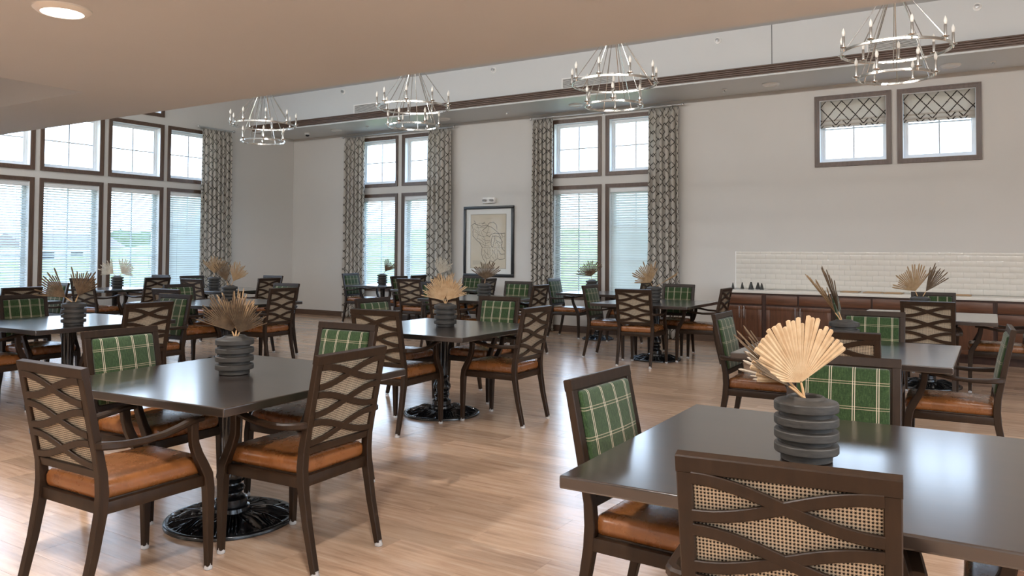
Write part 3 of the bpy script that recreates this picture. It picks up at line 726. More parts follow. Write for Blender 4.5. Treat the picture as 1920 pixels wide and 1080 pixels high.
for i, x in enumerate((-6.8, -3.85, -.93)):
    c_ = copy_tree(CH, None, (x, 8.25, 3.35), .25 + i * .3)
    c_['label'] = 'two-ring polished nickel candle chandelier, %s' % ['second from the left', 'third from the left', 'rightmost of the four'][i]

# ------------------------------------------------------------------ counter run
YF = 11.85
def door(p, x0, x1, z0, z1, hx):
    rail = .055
    mb = MB()
    for (a, b, c, d) in ((x0, x1, z0, z0 + rail), (x0, x1, z1 - rail, z1), (x0, x0 + rail, z0 + rail, z1 - rail), (x1 - rail, x1, z0 + rail, z1 - rail)): mb.cbox(a, b, -.02, 0, c, d, .002)
    d_ = mb.obj('door', M['cabv'], p)
    MB().box(x0 + rail - .004, x1 - rail + .004, -.011, -.002, z0 + rail - .004, z1 - rail + .004).obj('door_panel', M['cabv'], d_, smooth=False)
    if hx: handle(d_, hx, z1 - .1, True)
def handle(p, x, z, vert):
    if vert: path = [(x, -.02, z + .085), (x, -.05, z + .085), (x, -.05, z - .085), (x, -.02, z - .085)]
    else: path = [(x - .085, -.02, z), (x - .085, -.05, z), (x + .085, -.05, z), (x + .085, -.02, z)]
    MB().tube(path, .0055, 8).obj('handle', M['steel'], p, ang=1.2)
def drawer(p, x0, x1, z0, z1, hd=False):
    d_ = MB().cbox(x0, x1, -.02, 0, z0, z1, .004).obj('drawer', M['cab'], p)
    if hd: handle(d_, (x0 + x1) / 2, (z0 + z1) / 2 + .05, False)
def cabinet(x0, x1, label, kind):
    t_ = thing('base_cabinet', label, 'cabinet', (x0, YF, 0), 0, 'base cabinets under the counter')
    W = x1 - x0
    MB().box(.001, W - .001, 0, YW - YF - .004, .1, .826).box(.001, W - .001, .07, YW - YF - .004, 0, .1).obj('carcass', M['cabd'], t_, smooth=False)
    g = .02; zt0, zt1 = .665, .80
    if kind == 'single':
        drawer(t_, g, W - .045, zt0, zt1); mid = (W - .025) / 2
        door(t_, g, mid - .002 + .0, .125, .64, mid - .035); door(t_, mid + .002, W - .045, .125, .64, mid + .035)
    elif kind == 'double':
        mid = W / 2
        drawer(t_, g, mid - .012, zt0, zt1); drawer(t_, mid + .012, W - .03, zt0, zt1)
        door(t_, g, mid - .003, .125, .64, mid - .035); door(t_, mid + .003, W - .03, .125, .64, mid + .035)
    else:
        for (a, b) in ((.125, .29), (.305, .47), (.485, .65)): drawer(t_, g, W - .045, a, b, True)
        drawer(t_, g, W - .045, zt0, zt1)
cabinet(-3.73, -3.095, 'cherry base cabinet with two doors at the left end of the counter', 'single')
cabinet(-3.095, -2.15, 'cherry base cabinet with two drawers, second from the counter end', 'double')
cabinet(-2.15, -1.15, 'cherry base cabinet with two drawers, behind the leaning palm strips', 'double')
cabinet(-1.15, -.20, 'cherry base cabinet with two drawers, right of the pale side table', 'double')
cabinet(-.20, .75, 'cherry drawer bank with horizontal handles at the right frame edge', 'bank')
cabinet(.75, 1.7, 'cherry base cabinet beyond the right frame edge', 'double')
ct = MB().cbox(-3.76, 1.72, YF - .03, YW - .002, .827, .866, .004).obj('countertop', M['counter'])
tag(ct, 'long pale stone countertop along the cherry cabinets', 'countertop')
# backsplash: every tile its own piece of the wall
TW, TH, TX, TZ = .1524, .0762, -3.705, .868
tiles = {}
struct(MB().box(TX, 1.7, YW - .004, YW, TZ, TZ + 7.5 * TH), 'trim_4', M['grout'], 'grout bed behind the white tile backsplash', 'backsplash')
for r in range(8):
    z0 = TZ + r * TH; hh = TH if r < 7 else TH * .5
    x = TX - (TW / 2 if r % 2 else 0)
    while x < .55:
        a, b = max(x, TX), x + TW
        key = (round(b - a, 4), round(hh, 4))
        if key not in tiles: tiles[key] = MB().cbox(.0007, key[0] - .0007, -.012, -.003, .0007, key[1] - .0007, .001).mesh('tile', M['tile'])
        o = link('tile', tiles[key], wall_back, (a, YW + random.uniform(-.0006, .0006), z0)); o.rotation_euler = (random.uniform(-.006, .006), 0, random.uniform(-.006, .006))
        x += TW
mb = MB()
for r in range(8):
    z0 = TZ + r * TH; hh = TH if r < 7 else TH * .5; x = TX - (TW / 2 if r % 2 else 0)
    while x < 1.7:
        if x >= .55: mb.cbox(x + .001, x + TW - .001, YW - .012, YW - .003, z0 + .001, z0 + hh - .001, .0018)
        x += TW
tag(mb.obj('tile_field', M['tile'], wall_back), kind='stuff')
struct(MB().box(TX - .012, TX, YW - .012, YW, TZ, TZ + 7.5 * TH + .004), 'trim_5', M['whitep'], 'white metal edge at the left end of the backsplash', 'trim')
# small things on the counter
for i, (x, y, r, h) in enumerate(((-3.62, 12.02, .022, .085), (-3.53, 12.2, .026, .085), (-3.345, 12.02, .04, .1), (-3.29, 12.2, .036, .09), (-3.195, 12.05, .03, .085))):
    t_ = thing('clay_cone', 'small charcoal cone shaker on the left end of the counter, %s' % ['leftmost slim one', 'second from left', 'widest one in the middle', 'fourth, set back', 'rightmost one'][i], 'shaker', (x, y, .866), 0, 'charcoal cones on the counter')
    MB().lathe([(r, 0), (r, .006), (r * .45, h * .86), (r * .3, h)], 20).obj('body', M['cone'], t_)
    MB().lathe([(r * .32, h), (r * .3, h + .008), (.001, h + .012)], 16).obj('cap', M['slot'], t_)
t_ = thing('tray', 'shallow steel tray under the charcoal cones', 'tray', (-3.42, 12.11, .866))
mb = MB(); mb.cbox(-.3, .3, -.16, .16, .0, .006, .002); mb.obj('plate', M['steel'], t_)
# lift cones so that they stand on the tray
for o in list(COL.objects):
    if o.name.startswith('clay_cone'): o.location.z += .006
for i, x in enumerate((-1.98, -1.68, -1.42, -.6)):
    t_ = thing('serving_board', 'flat tan serving board at the back of the counter, %s' % ['first from left', 'second from left', 'third from left', 'rightmost, beyond the palm fans'][i], 'board', (x, 12.2, .866), 0, 'tan boards on the counter')
    MB().cbox(-.12, .12, -.13, .13, 0, .014, .004).obj('board', M['trayc'], t_)
    MB().cbox(-.09, .09, -.1, .1, .014, .0155, .0005).obj('inset', M['stem'], t_)

# ------------------------------------------------------------------ chair prototype (faces +Y)
def yb(z): return -.254 - (z - .52) * .2045
def make_chair():
    t_ = thing('dining_armchair', 'proto', 'chair')
    fr = M['frame']
    for s in (-1, 1):
        path = [(s * .211, -.332, .018), (s * .211, -.285, .22), (s * .211, -.257, .38), (s * .211, -.252, .46), (s * .211, yb(.54), .54)] + [(s * .211, yb(z), z) for z in (.65, .78, .926)]
        rl = MB().sweep(path, [.03, .036, .042, .042, .038, .034, .032, .031], [.03, .033, .036, .036, .036, .036, .036, .036], (1, 0, 0)).obj('rear_leg', fr, t_)
        path = [(s * .224, .243, .018), (s * .224, .240, .2), (s * .224, .236, .36), (s * .224, .226, .425), (s * .225, .202, .475), (s * .227, .174, .525), (s * .231, .153, .575), (s * .238, .142, .625), (s * .243, .138, .676)]
        fl = MB().sweep(path, [.03, .038, .045, .047, .044, .042, .04, .038, .04], [.028, .035, .04, .04, .036, .034, .032, .032, .034], (1, 0, 0), .004).obj('front_leg', fr, t_)
        for leg, y in ((rl, -.335), (fl, .243)):
            MB().lathe([(.016, 0), (.019, .004), (.019, .012), (.015, .022), (.015, .03)], 14).obj('foot_glide', M['glide'], leg, (s * (.211 if leg is rl else .224), y, 0))
        path = [(s * .225, yb(.66) + .0, .656), (s * .246, yb(.66) + .008, .656), (s * .262, yb(.66) + .036, .654), (s * .268, -.20, .650), (s * .268, -.11, .648), (s * .264, -.02, .654), (s * .256, .06, .668), (s * .246, .12, .680), (s * .240, .165, .684), (s * .238, .19, .680)]
        MB().sweep(path, [.03, .032, .032, .03, .036, .040, .042, .044, .040, .03], [.032, .032, .031, .029, .025, .023, .023, .025, .024, .016], (0, 0, 1), .007).obj('arm', fr, t_)
    # rails
    a, b = yb(.93), yb(.967)
    MB().sweep([(-.2295, yb(.945), .945), (.2295, yb(.945), .945)], .0318, .042, (0, -.2, .98), .003).obj('top_rail', fr, t_)
    MB().sweep([(-.194, yb(.538), .538), (.194, yb(.538), .538)], .028, .036, (0, -.2, .98), .003).obj('bottom_rail', fr, t_)
    mb = MB()
    mb.cbox(-.2, .2, -.24, .225, .402, .43).cbox(-.204, .204, .222, .25, .376, .424).cbox(-.195, .195, -.262, -.236, .376, .424)
    for s in (-1, 1): mb.cbox(s * .211 - .016, s * .211 + .016, -.24, .222, .376, .424)
    mb.obj('seat_frame', fr, t_)
    # cushion, rear panel, plaid pad, lattice
    MB().rbox((0, .003, .459), (.204, .254, .039), .03, 5, 4, .02).obj('seat_cushion', M['leather'], t_, ang=1.2)
    def tilt(mb): mb.v = [(x, y + yb(z), z) for (x, y, z) in mb.v]; return mb
    tilt(MB().box(-.196, .196, -.004, .003, .548, .934)).obj('rear_panel', M['hound'], t_, smooth=False)
    tilt(MB().rbox((0, .012, .741), (.187, .014, .181), .012, 6, 2, .012, 1, 1)).obj('back_cushion', M['plaid'], t_, ang=1.2)
    mb = MB()
    for (x0, x1, z0, z1) in ((-.194, -.174, .55, .932), (.174, .194, .55, .932), (-.174, .174, .55, .57), (-.174, .174, .908, .932)): mb.box(x0, x1, .003, .008, z0, z1)
    tilt(mb).obj('inner_stile', fr, t_, smooth=False)
    for zc in (.866, .741, .616):
        for s in (-1, 1):
            path = [(-.196 + .392 * k / 16, 0, zc + s * .0455 * math.cos(PI * k / 16)) for k in range(17)]
            tilt(MB().sweep([(p[0], -.0125, p[2]) for p in path], .0295, .013 if s > 0 else .0124, (0, 1, 0), .0025)).obj('back_band', fr, t_)
    return t_
CHAIR = make_chair()
for o in CHAIR.children:
    for v in o.data.vertices: v.co.x *= 1.03
    for g_ in o.children: g_.location.x *= 1.03
for o in [CHAIR] + list(CHAIR.children): KIDS[o.name] = kids(o)
used = [False]
def place_chair(x, y, ang, label):
    """ang: direction the sitter looks, degrees from +Y counter-clockwise"""
    global CHAIR
    if not used[0]:
        used[0] = True; c = CHAIR; c.location = (x, y, 0); c.rotation_euler = (0, 0, math.radians(ang))
    else: c = copy_tree(CHAIR, None, (x, y, 0), math.radians(ang))
    c['label'] = label; c['group'] = 'plaid and lattice dining armchairs'; c['category'] = 'chair'

# ------------------------------------------------------------------ table prototype
TZ_ = .76
def make_table():
    t_ = thing('dining_table', 'proto', 'table')
    h = .655
    MB().rbox((0, 0, TZ_ - .02), (h, h, .02), .006, 0, 2).obj('tabletop', M['table'], t_, ang=.3)
    MB().box(-.3, .3, -.035, .035, TZ_ - .052, TZ_ - .04).box(-.035, .035, -.3, .3, TZ_ - .0525, TZ_ - .0405).obj('spider_bracket', M['iron'], t_, smooth=False)
    # cast base with acanthus relief
    nr, na = 30, 336; vs = []; fs = []
    rad = [.0 + .33 * i / nr for i in range(nr + 1)]
    def hgt(r, a):
        if r > .305: return .02 + .004 * max(0, 1 - abs(r - .318) / .012)
        base = .022 + .05 * max(0, (1 - r / .3)) ** 1.3 + .012 * math.exp(-((r - .2) / .05) ** 2)
        k = max(0, min(1, (r - .085) / .03)) * max(0, min(1, (.305 - r) / .012))
        aw = a + .16 * math.sin(8 * a) * (r - .06) / .24 + .25 * (r - .1)
        rid = abs(math.sin(aw * 28)) ** .8 - .55 + .45 * math.cos(8 * a + .5) * math.sin((r - .09) * 16)
        return base + k * .023 * rid
    for r in rad:
        for k in range(na):
            a = 2 * PI * k / na; vs.append((r * math.cos(a), r * math.sin(a), hgt(r, a)))
    for i in range(nr):
        for k in range(na): fs.append((i * na + k, (i + 1) * na + k, (i + 1) * na + (k + 1) % na, i * na + (k + 1) % na))
    nv = len(vs)
    for (r, z) in ((.333, .014), (.333, .003), (.325, 0), (.02, 0)):
        for k in range(na): vs.append((r * math.cos(2 * PI * k / na), r * math.sin(2 * PI * k / na), z))
    ix = [nr * na, nv, nv + na, nv + 2 * na, nv + 3 * na]
    for a_, b_ in zip(ix[:-1], ix[1:]):
        for k in range(na): fs.append((a_ + k, b_ + k, b_ + (k + 1) % na, a_ + (k + 1) % na))
    me = bpy.data.meshes.new('pedestal_base'); me.from_pydata(vs, [], fs); me.materials.append(M['iron']); me.shade_smooth(); me.set_sharp_from_angle(angle=.9)
    link('pedestal_base', me, t_)
    MB().lathe([(.1, .055), (.095, .075), (.082, .082), (.082, .118), (.07, .124), (.058, .138), (.056, .15), (.066, .156), (.07, .17), (.064, .182), (.052, .19), (.05, .2)], 32).obj('pedestal_collar', M['iron'], t_)
    vs = []; fs = []; prof = [(.05, .198), (.066, .21), (.074, .235), (.07, .26), (.058, .285), (.05, .31), (.056, .318), (.062, .326), (.056, .336)]
    for (r, z) in prof:
        for k in range(48):
            a = 2 * PI * k / 48; rr = r * (1 + (.07 * math.cos(a * 12) if z < .3 else 0)); vs.append((rr * math.cos(a), rr * math.sin(a), z))
    for i in range(len(prof) - 1):
        for k in range(48): fs.append((i * 48 + k, i * 48 + (k + 1) % 48, (i + 1) * 48 + (k + 1) % 48, (i + 1) * 48 + k))
    MB().add(vs, fs).obj('pedestal_bulb', M['iron'], t_, ang=1.0)
    vs = []; fs = []; prof = [(.05, .334), (.047, .36), (.05, .5), (.054, .66), (.064, .69), (.06, .7), (.07, .708)]
    for (r, z) in prof:
        for k in range(64):
            a = 2 * PI * k / 64; rr = r * (1 + (.05 * math.cos(a * 16) if .35 < z < .67 else 0)); vs.append((rr * math.cos(a), rr * math.sin(a), z))
    for i in range(len(prof) - 1):
        for k in range(64): fs.append((i * 64 + k, i * 64 + (k + 1) % 64, (i + 1) * 64 + (k + 1) % 64, (i + 1) * 64 + k))
    MB().add(vs, fs).obj('pedestal_column', M['iron'], t_, ang=1.0)
    return t_
TABLE = make_table(); KIDS[TABLE.name] = kids(TABLE); tused = [False]
for o in TABLE.children: KIDS[o.name] = []

# vase prototype: banded clay pot
def make_vase():
    t_ = thing('banded_vase', 'proto', 'vase')
    MB().lathe([(.03, .014), (.074, .0), (.08, .003), (.08, .18), (.078, .192), (.062, .198), (.056, .204), (.052, .206), (.049, .2), (.05, .15), (.05, .03), (.001, .026)], 40).obj('vase_body', M['vase'], t_, ang=.4)
    for i, z0 in enumerate((.026, .07, .114, .158)):
        pr = [(.08, z0), (.098, z0 + .001), (.1, z0 + .004), (.1, z0 + .024), (.098, z0 + .027), (.08, z0 + .029)]
        if i == 3: pr = [(.08, z0), (.098, z0 + .001), (.1, z0 + .004), (.1, z0 + .026), (.097, z0 + .03), (.068, z0 + .038), (.06, z0 + .039)]
        MB().lathe(pr, 40, cap=False).obj('ring_band', M['vase'], t_, ang=.3)
    return t_
VASE = make_vase(); KIDS[VASE.name] = kids(VASE); vused = [False]
for o in VASE.children: KIDS[o.name] = []

# dried fan palm leaf
def leaf(base, lean, toward, face, R, spread, nseg, mat, label, split=False, stem_len=.06, stub=.12, seed=0):
    """base point, lean in the view plane (degrees, + right), toward = tilt to the camera, face = turn of the blade about its stem"""
    rnd = random.Random(seed * 131 + 5)
    a = math.radians(lean); b = math.radians(toward); fc = math.radians(face)
    d = (up * math.cos(a) + rt * math.sin(a)); d = (d * math.cos(b) - fw * math.sin(b)).normalized()
    wv = (rt * math.cos(a) - up * math.sin(a)); nrm = d.cross(wv).normalized()
    wv = (wv * math.cos(fc) + nrm * math.sin(fc)).normalized(); nrm = wv.cross(d).normalized()
    t_ = thing('dried_palm_leaf', label, 'palm leaf', tuple(base), 0, 'dried fan palm leaves')
    MB().tube([d * -stub, d * stem_len * .5 + nrm * .002, d * stem_len], [.0045, .0042, .0035], 7).obj('stem', M['stem'], t_)
    O = d * stem_len; S = math.radians(spread); all_ = MB()
    for k in range(nseg):
        ph = -S + 2 * S * (k + .5) / nseg; dl = S / nseg * 1.02
        broad = spread >= 70
        L = R * (.80 + .2 * math.cos(ph * .75)) * (rnd.uniform(.9, 1.05) if broad else rnd.uniform(.74, 1.06))
        sp_ = rnd.uniform(.7, .88) if broad else rnd.uniform(.3, .55)
        w1, w2, w3 = (.96, .86, .7) if broad else (.62, .4, .22)
        bend = rnd.uniform(-.02, .05); tw = rnd.uniform(-.3, .3)
        def P(rad, ang, lift): return O + d * rad * math.cos(ang) + wv * rad * math.sin(ang) + nrm * (lift + .10 * R * (ph / S) ** 2 * (rad / R) - bend * rad * (rad / R))
        rows = []
        for rr, wf in ((.02, 1), (.25, 1), (sp_, 1), (.9, w1), (.97, w2)):
            rad = L * rr; hwid = dl * wf * min(1, 1.0) if rr <= sp_ else dl * wf
            pl = (.2 if broad else .3) * rad * dl
            rows += [P(rad, ph - hwid, -pl * wf), P(rad, ph, pl * wf), P(rad, ph + hwid, -pl * wf)]
        rows.append(P(L * (1 if not broad else .985), ph, 0))
        th = nrm * .0007; n_ = len(rows)
        vs = [p + th for p in rows] + [p - th for p in rows]; fs = []
        for i in range(4):
            for j in range(2):
                q0 = i * 3 + j; fs += [(q0, q0 + 1, q0 + 4, q0 + 3), (n_ + q0, n_ + q0 + 3, n_ + q0 + 4, n_ + q0 + 1)]
        fs += [(12, 13, 15), (13, 14, 15), (n_ + 12, n_ + 15, n_ + 13), (n_ + 13, n_ + 15, n_ + 14)]
        for e0, e1 in [(i * 3, i * 3 + 3) for i in range(4)] + [(12, 15)]: fs.append((e0, e1, n_ + e1, n_ + e0))
        for e0, e1 in [(i * 3 + 2, i * 3 + 5) for i in range(4)] + [(14, 15)]: fs.append((e0, n_ + e0, n_ + e1, e1))
        if split: MB().add(vs, fs).obj('leaf_segment', mat, t_, smooth=False)
        else: all_.add(vs, fs)
    if not split: all_.obj('leaf_blade', mat, t_, smooth=False)

TAN, BRN, MID, PAL = M['leaf_tan'], M['leaf_brown'], M['leaf_mid'], M['leaf_pale']
# ------------------------------------------------------------------ tables with their chairs, vases and leaves
# key: centre, turn, label, short name, vase offset, chairs {side: (dx, dy, turn)} around the centre, leaves
D = .60
def setting(cx, cy, rot, label, short, vase, vlabel, chairs, leaves, split=False, size=1):
    if not tused[0]: tused[0] = True; t_ = TABLE; t_.location = (cx, cy, 0); t_.rotation_euler = (0, 0, math.radians(rot))
    else: t_ = copy_tree(TABLE, None, (cx, cy, 0), math.radians(rot))
    t_.scale = (size, size, 1)
    tag(t_, label, 'table', 'square pedestal dining tables')
    if vase:
        if not vused[0]: vused[0] = True; v_ = VASE
        else: v_ = copy_tree(VASE)
        v_.location = (vase[0], vase[1], TZ_ + .0005); v_.rotation_euler = (0, 0, vase[0] * 7)
        tag(v_, vlabel, 'vase', 'banded charcoal vases')
        for i, lf in enumerate(leaves):
            dx, lean, tow, face, R, spr, n_, mt, lab = lf[:9]
            leaf(Vector((vase[0], vase[1], TZ_ + .205)) + rt * dx, lean, tow, face, R, spr, n_, mt, lab, split, lf[9] if len(lf) > 9 else .06, seed=int(abs(cx) * 10 + i))
    base = {'n': 0, 'e': 90, 's': 180, 'w': -90}        # side near (-Y) looks +Y, etc.
    for side, (x, y, dr, lab) in chairs.items(): place_chair(x, y, base[side] + dr, lab)
NEARB, RB, LF, FF = 'lattice-backed armchair, back to camera, %s', 'lattice-backed armchair on the right side of %s', 'plaid-backed armchair on the left side of %s', 'plaid-backed armchair facing us on the far side of %s'
NB = 'lattice-backed armchair, back to us, near side of %s'

setting(-3.52, 2.79, 4.5, 'dark square pedestal table nearest at left', 'T1', (-3.56, 2.83), 'banded charcoal vase on the nearest left table',
        {'n': (-3.285, 2.06, 1, NB % 'the nearest left table'), 'e': (-2.935, 2.70, 3, RB % 'the nearest left table'),
         'w': (-4.06, 2.72, 4, LF % 'the nearest left table'), 's': (-3.56, 3.36, 2, FF % 'the nearest left table')},
        [(-.005, -20, 12, 10, .21, 48, 26, BRN, 'brown fan palm leaf leaning left on the nearest left table', .025), (.006, 3, -6, -14, .22, 44, 26, MID, 'tan upright fan palm leaf on the nearest left table', .03),
         (.016, 30, 18, 28, .19, 46, 22, BRN, 'small brown fan palm leaf drooping right on the nearest left table', .02)], True)
setting(-.52, 2.77, 1.5, 'dark square pedestal table nearest at right', 'T2', (-.575, 2.70), 'large banded charcoal vase on the nearest right table',
        {'n': (-.475, 2.145, 7, NB % 'the nearest right table'), 'w': (-1.012, 2.755, -2.5, LF % 'the nearest right table'),
         's': (-.63, 3.48, 4, FF % 'the nearest right table'), 'e': (.12, 2.75, 2, RB % 'the nearest right table')},
        [(-.008, -13, 6, 16, .215, 72, 27, TAN, 'large tan fan palm leaf facing us on the nearest right table', .045), (-.02, -50, 10, 66, .24, 40, 20, BRN, 'brown fan palm leaf edge-on, leaning left on the nearest right table', .05),
         (-.012, -40, -20, -24, .16, 50, 18, PAL, 'pale fan palm leaf behind the large tan one, nearest right table', .06)], True)
setting(-4.26, 5.59, 2, 'dark square pedestal table in the middle of the room', 'M', (-4.25, 5.62), 'banded charcoal vase on the middle table',
        {'n': (-4.23, 5.0, 4, NB % 'the middle table'), 'e': (-3.70, 5.69, 2, RB % 'the middle table'), 'w': (-4.93, 5.80, 0, LF % 'the middle table'), 's': (-4.40, 6.40, 2, FF % 'the middle table')},
        [(-.006, -24, 16, 14, .225, 50, 26, TAN, 'tan fan palm leaf leaning left on the middle table', .03), (.008, 22, 10, -14, .225, 50, 26, TAN, 'tan fan palm leaf leaning right on the middle table', .03),
         (0, -4, -14, 8, .25, 48, 26, MID, 'upright fan palm leaf at the back on the middle table', .03)], True)
setting(-7.40, 4.02, 2, 'dark square pedestal table at the left edge with dark fans', 'L', (-6.95, 3.82), 'banded charcoal vase holding two dark fans at left',
        {'n': (-7.50, 3.36, 3, 'armchair cut by the left frame edge, near the dark fan table'), 'e': (-6.70, 4.13, 4, RB % 'the table with dark fans'), 'w': (-8.03, 4.10, 2, LF % 'the table with dark fans'), 's': (-7.25, 4.70, 4, FF % 'the table with dark fans')},
        [(-.02, -52, 8, 12, .27, 34, 14, BRN, 'dark fan palm leaf leaning left at the left edge'), (.015, 24, 6, -10, .26, 46, 16, BRN, 'dark fan palm leaf leaning right at the left edge')])
setting(-8.48, 6.62, 3, 'dark square table behind the dark fan table, two-tone fans', 'B1', (-8.57, 6.72), 'banded charcoal vase with one brown and one tan fan',
        {'n': (-8.34, 5.98, 3, NB % 'the two-tone fan table'), 'e': (-7.86, 6.65, 6, RB % 'the two-tone fan table'), 'w': (-9.03, 6.56, 3, LF % 'the two-tone fan table'), 's': (-8.5, 7.28, 3, FF % 'the two-tone fan table')},
        [(-.02, -18, 6, 30, .26, 34, 14, BRN, 'narrow brown fan palm leaf, left one on the two-tone fan table'), (.02, 26, 4, -20, .28, 46, 18, MID, 'tan fan palm leaf, right one on the two-tone fan table')])
setting(-11.2, 8.75, 2, 'far square table near the left wall curtain', 'B2', (-11.4, 8.62), 'banded charcoal vase on the table near the left wall curtain',
        {'n': (-10.85, 8.12, 3, NB % 'the table near the left wall curtain'), 'e': (-10.6, 8.8, 3, RB % 'the table near the left wall curtain'), 'w': (-11.82, 8.75, 2, LF % 'the table near the left wall curtain'), 's': (-11.2, 9.38, 2, FF % 'the table near the left wall curtain')},
        [(0, 4, 4, 10, .3, 50, 18, MID, 'pinkish tan fan palm leaf before the left wall curtain')])
setting(-10.95, 4.85, 2, 'far square table at the left frame edge', 'B3', None, '',
        {'e': (-10.32, 4.85, 3, RB % 'the table at the far left edge'), 's': (-11.0, 5.5, 2, FF % 'the table at the far left edge')}, [])
setting(-12.85, 7.75, 2, 'small square table by the left windows with white fans', 'L2', (-12.93, 7.84), 'banded charcoal vase against the left windows',
        {'n': (-12.40, 7.22, 14, NB % 'the table by the left windows'), 'e': (-12.22, 7.88, 3, RB % 'the table by the left windows'), 's': (-12.88, 8.29, 2, FF % 'the table by the left windows')},
        [(-.02, -52, 4, 10, .26, 46, 16, PAL, 'whitish fan palm leaf leaning left against the left windows'), (.03, 44, 4, -10, .26, 60, 18, PAL, 'whitish fan palm leaf leaning right against the left windows')], size=.78)
setting(-8.4, 11.05, 2, 'square table in front of the framed map', 'K', (-8.72, 11.28), 'banded charcoal vase before the curtain left of the map',
        {'n': (-8.42, 10.45, 3, NB % 'the table before the framed map'), 'e': (-7.8, 11.05, 3, RB % 'the table before the framed map'), 'w': (-9.02, 11.0, 2, LF % 'the table before the framed map'), 's': (-8.42, 11.68, 3, FF % 'the table before the framed map')},
        [(.02, 22, 4, 0, .3, 50, 18, PAL, 'pale fan palm leaf before the curtain left of the map')])
setting(-6.42, 9.35, 2, 'square table with one dark fan below the framed map', 'G', (-6.42, 9.4), 'banded charcoal vase with one dark fan below the map',
        {'n': (-6.42, 8.74, 3, NB % 'the table below the map'), 'e': (-5.82, 9.38, 4, RB % 'the table below the map'), 'w': (-7.02, 9.35, 2, LF % 'the table below the map'), 's': (-6.4, 9.98, 2, FF % 'the table below the map')},
        [(.01, 6, 10, 10, .27, 62, 22, BRN, 'dark brown fan palm leaf just under the framed map')])
setting(-10.36, 11.68, 1, 'square table against the far window pair', 'W1', (-10.46, 11.78), 'banded charcoal vase against the far window pair',
        {'w': (-10.88, 11.70, 2, LF % 'the table against the far windows'), 'e': (-9.84, 11.70, 3, RB % 'the table against the far windows')},
        [(.02, 34, 4, -8, .27, 40, 12, BRN, 'brown fan palm leaf leaning right against the far windows')], size=.78)
setting(-5.75, 11.72, 1, 'square table against the windows right of the map', 'W2', (-5.85, 11.7), 'banded charcoal vase against the windows right of the map',
        {'w': (-6.26, 11.76, 2, LF % 'the table against the windows right of the map'), 'e': (-5.24, 11.72, 3, RB % 'the table against the windows right of the map')},
        [(-.0, -16, 12, 6, .28, 66, 22, BRN, 'dark fan palm leaf against the windows right of the map')], size=.78)
setting(-4.04, 9.97, 1, 'square table in front of the wide curtain', 'F', (-4.08, 10.02), 'banded charcoal vase behind the lattice chair near the wide curtain',
        {'n': (-4.0, 9.44, 3, NB % 'the table before the wide curtain'), 'e': (-3.47, 10.1, 2, RB % 'the table before the wide curtain'), 'w': (-4.61, 9.85, 2, LF % 'the table before the wide curtain'), 's': (-4.06, 10.58, 2, FF % 'the table before the wide curtain')},
        [(-.02, -30, 12, 14, .3, 60, 20, MID, 'tan fan palm leaf leaning left before the wide curtain'), (.03, 56, 4, 80, .3, 30, 10, TAN, 'narrow tan palm leaf pointing right before the wide curtain')])
setting(-.97, 5.96, 1, 'square table with bluish sheen at right', 'R', (-1.0, 5.9), 'banded charcoal vase with two thin palm strips at right',
        {'n': (-.90, 5.34, 2, NB % 'the bluish table at right'), 'e': (-.36, 5.93, 3, 'plaid chair seen side-on at the right frame edge'), 'w': (-1.56, 6.05, 2, LF % 'the bluish table at right'), 's': (-.945, 6.55, 2, FF % 'the bluish table at right')},
        [(-.03, -36, 6, 82, .32, 34, 14, MID, 'thin palm leaf edge-on, left strip on the bluish table'), (-.02, -20, 4, 80, .33, 30, 12, BRN, 'thin palm leaf edge-on, right strip on the bluish table')])
setting(-.80, 9.66, 1, 'pale-topped square table in front of the cabinets at right', 'R2', (-.86, 9.62), 'banded charcoal vase behind the lattice chair near the cabinets',
        {'n': (-.72, 8.95, 2, NB % 'the table before the cabinets'), 'e': (-.16, 9.68, 2, RB % 'the table before the cabinets'), 'w': (-1.42, 9.7, 2, LF % 'the table before the cabinets'), 's': (-.80, 10.3, 2, FF % 'the table before the cabinets')},
        [(-.03, -22, 4, 6, .31, 62, 22, MID, 'tan fan palm leaf leaning left before the tiled backsplash'), (.03, 30, 4, 20, .32, 34, 14, BRN, 'narrow brown fan palm leaf leaning right before the backsplash')])

# ------------------------------------------------------------------ outside
mb = MB(); n_ = 24
vs = [(-260 + 520 * i / n_, -220 + 520 * j / n_, -.35) for j in range(n_ + 1) for i in range(n_ + 1)]
mb.add(vs, [(j * (n_ + 1) + i, j * (n_ + 1) + i + 1, (j + 1) * (n_ + 1) + i + 1, (j + 1) * (n_ + 1) + i) for j in range(n_) for i in range(n_)])
struct(mb, 'ground', M['field'], 'open field outside the windows', 'ground')
vs = []; nx, ny = 40, 14
for j in range(ny + 1):
    for i in range(nx + 1):
        x = -60 + 80 * i / nx; y = 18 + 34 * j / ny; k = j / ny
        vs.append((x, y, -.4 + 3.3 * (3 * k * k - 2 * k ** 3) + .45 * noise.noise(Vector((x * .2, y * .2, 0)))))
mb = MB().add(vs, [(j * (nx + 1) + i, j * (nx + 1) + i + 1, (j + 1) * (nx + 1) + i + 1, (j + 1) * (nx + 1) + i) for j in range(ny) for i in range(nx)])
struct(mb, 'ground_bank', M['bank'], 'grassy bank rising outside the long wall windows', 'ground', smooth=True)
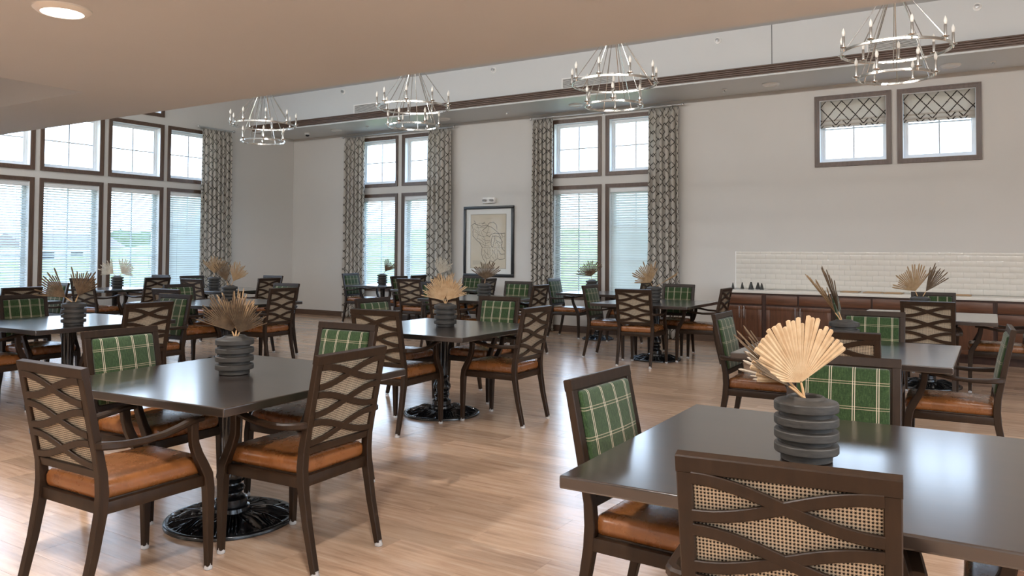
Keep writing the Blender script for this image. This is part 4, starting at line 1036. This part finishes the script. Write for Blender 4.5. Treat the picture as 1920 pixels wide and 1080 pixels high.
def tree(x, y, h, r, label, seed, z0=-.35):
    t_ = thing('tree', label, 'tree', (x, y, z0), 0, 'trees outside the windows')
    MB().tube([(0, 0, 0), (.05, 0, h * .5)], [.18, .12], 8).obj('trunk', M['bark'], t_)
    bm = bmesh.new(); bmesh.ops.create_icosphere(bm, subdivisions=3, radius=1)
    for v in bm.verts:
        k = 1 + .35 * noise.noise(v.co * 2.2 + Vector((seed * 3.1, 0, 0))) + .15 * noise.noise(v.co * 6 + Vector((0, seed, 0)))
        v.co = Vector((v.co.x * r * k, v.co.y * r * k, h * .58 + v.co.z * h * .42 * k))
    me = bpy.data.meshes.new('crown'); bm.to_mesh(me); bm.free(); me.materials.append(M['foliage']); me.shade_smooth(); link('crown', me, t_)
spots = [(-82, 16, 3.6, 3.0), (-85, 25, 3.2, 3.2), (-81, 34, 4.0, 2.8), (-84, 42, 3.4, 3.2), (-82, 51, 3.8, 3.0), (-87, 60, 3.6, 3.2), (-81, 7, 3.8, 3.2), (-85, 69, 3.4, 3.2), (-89, 78, 3.8, 3.4)]
for i, (x, y, h, r) in enumerate(spots):
    tree(x, y, h, r, 'distant green tree beyond the left windows, %s' % ['first', 'second', 'third', 'fourth', 'fifth', 'sixth', 'seventh', 'eighth', 'rightmost, ninth'][sorted(s[1] for s in spots).index(y)] + ' from the left', i)
t_ = thing('house', 'pale distant house beyond the third left window', 'house', (-70, 37, -.35))
MB().box(-3, 3, -4, 4, 0, 1.9).obj('walls', M['siding'], t_, smooth=False)
MB().add([(-3.3, -4.3, 1.9), (3.3, -4.3, 1.9), (3.3, 4.3, 1.9), (-3.3, 4.3, 1.9), (0, -4.3, 3.1), (0, 4.3, 3.1)], [(0, 1, 4), (1, 2, 5, 4), (2, 3, 5), (3, 0, 4, 5), (0, 3, 2, 1)]).obj('roof', M['roof'], t_, smooth=False)
for y in (-2.4, 0, 2.4): MB().box(2.98, 3.04, y - .5, y + .5, .7, 1.5).obj('house_window', M['slot'], t_, smooth=False)
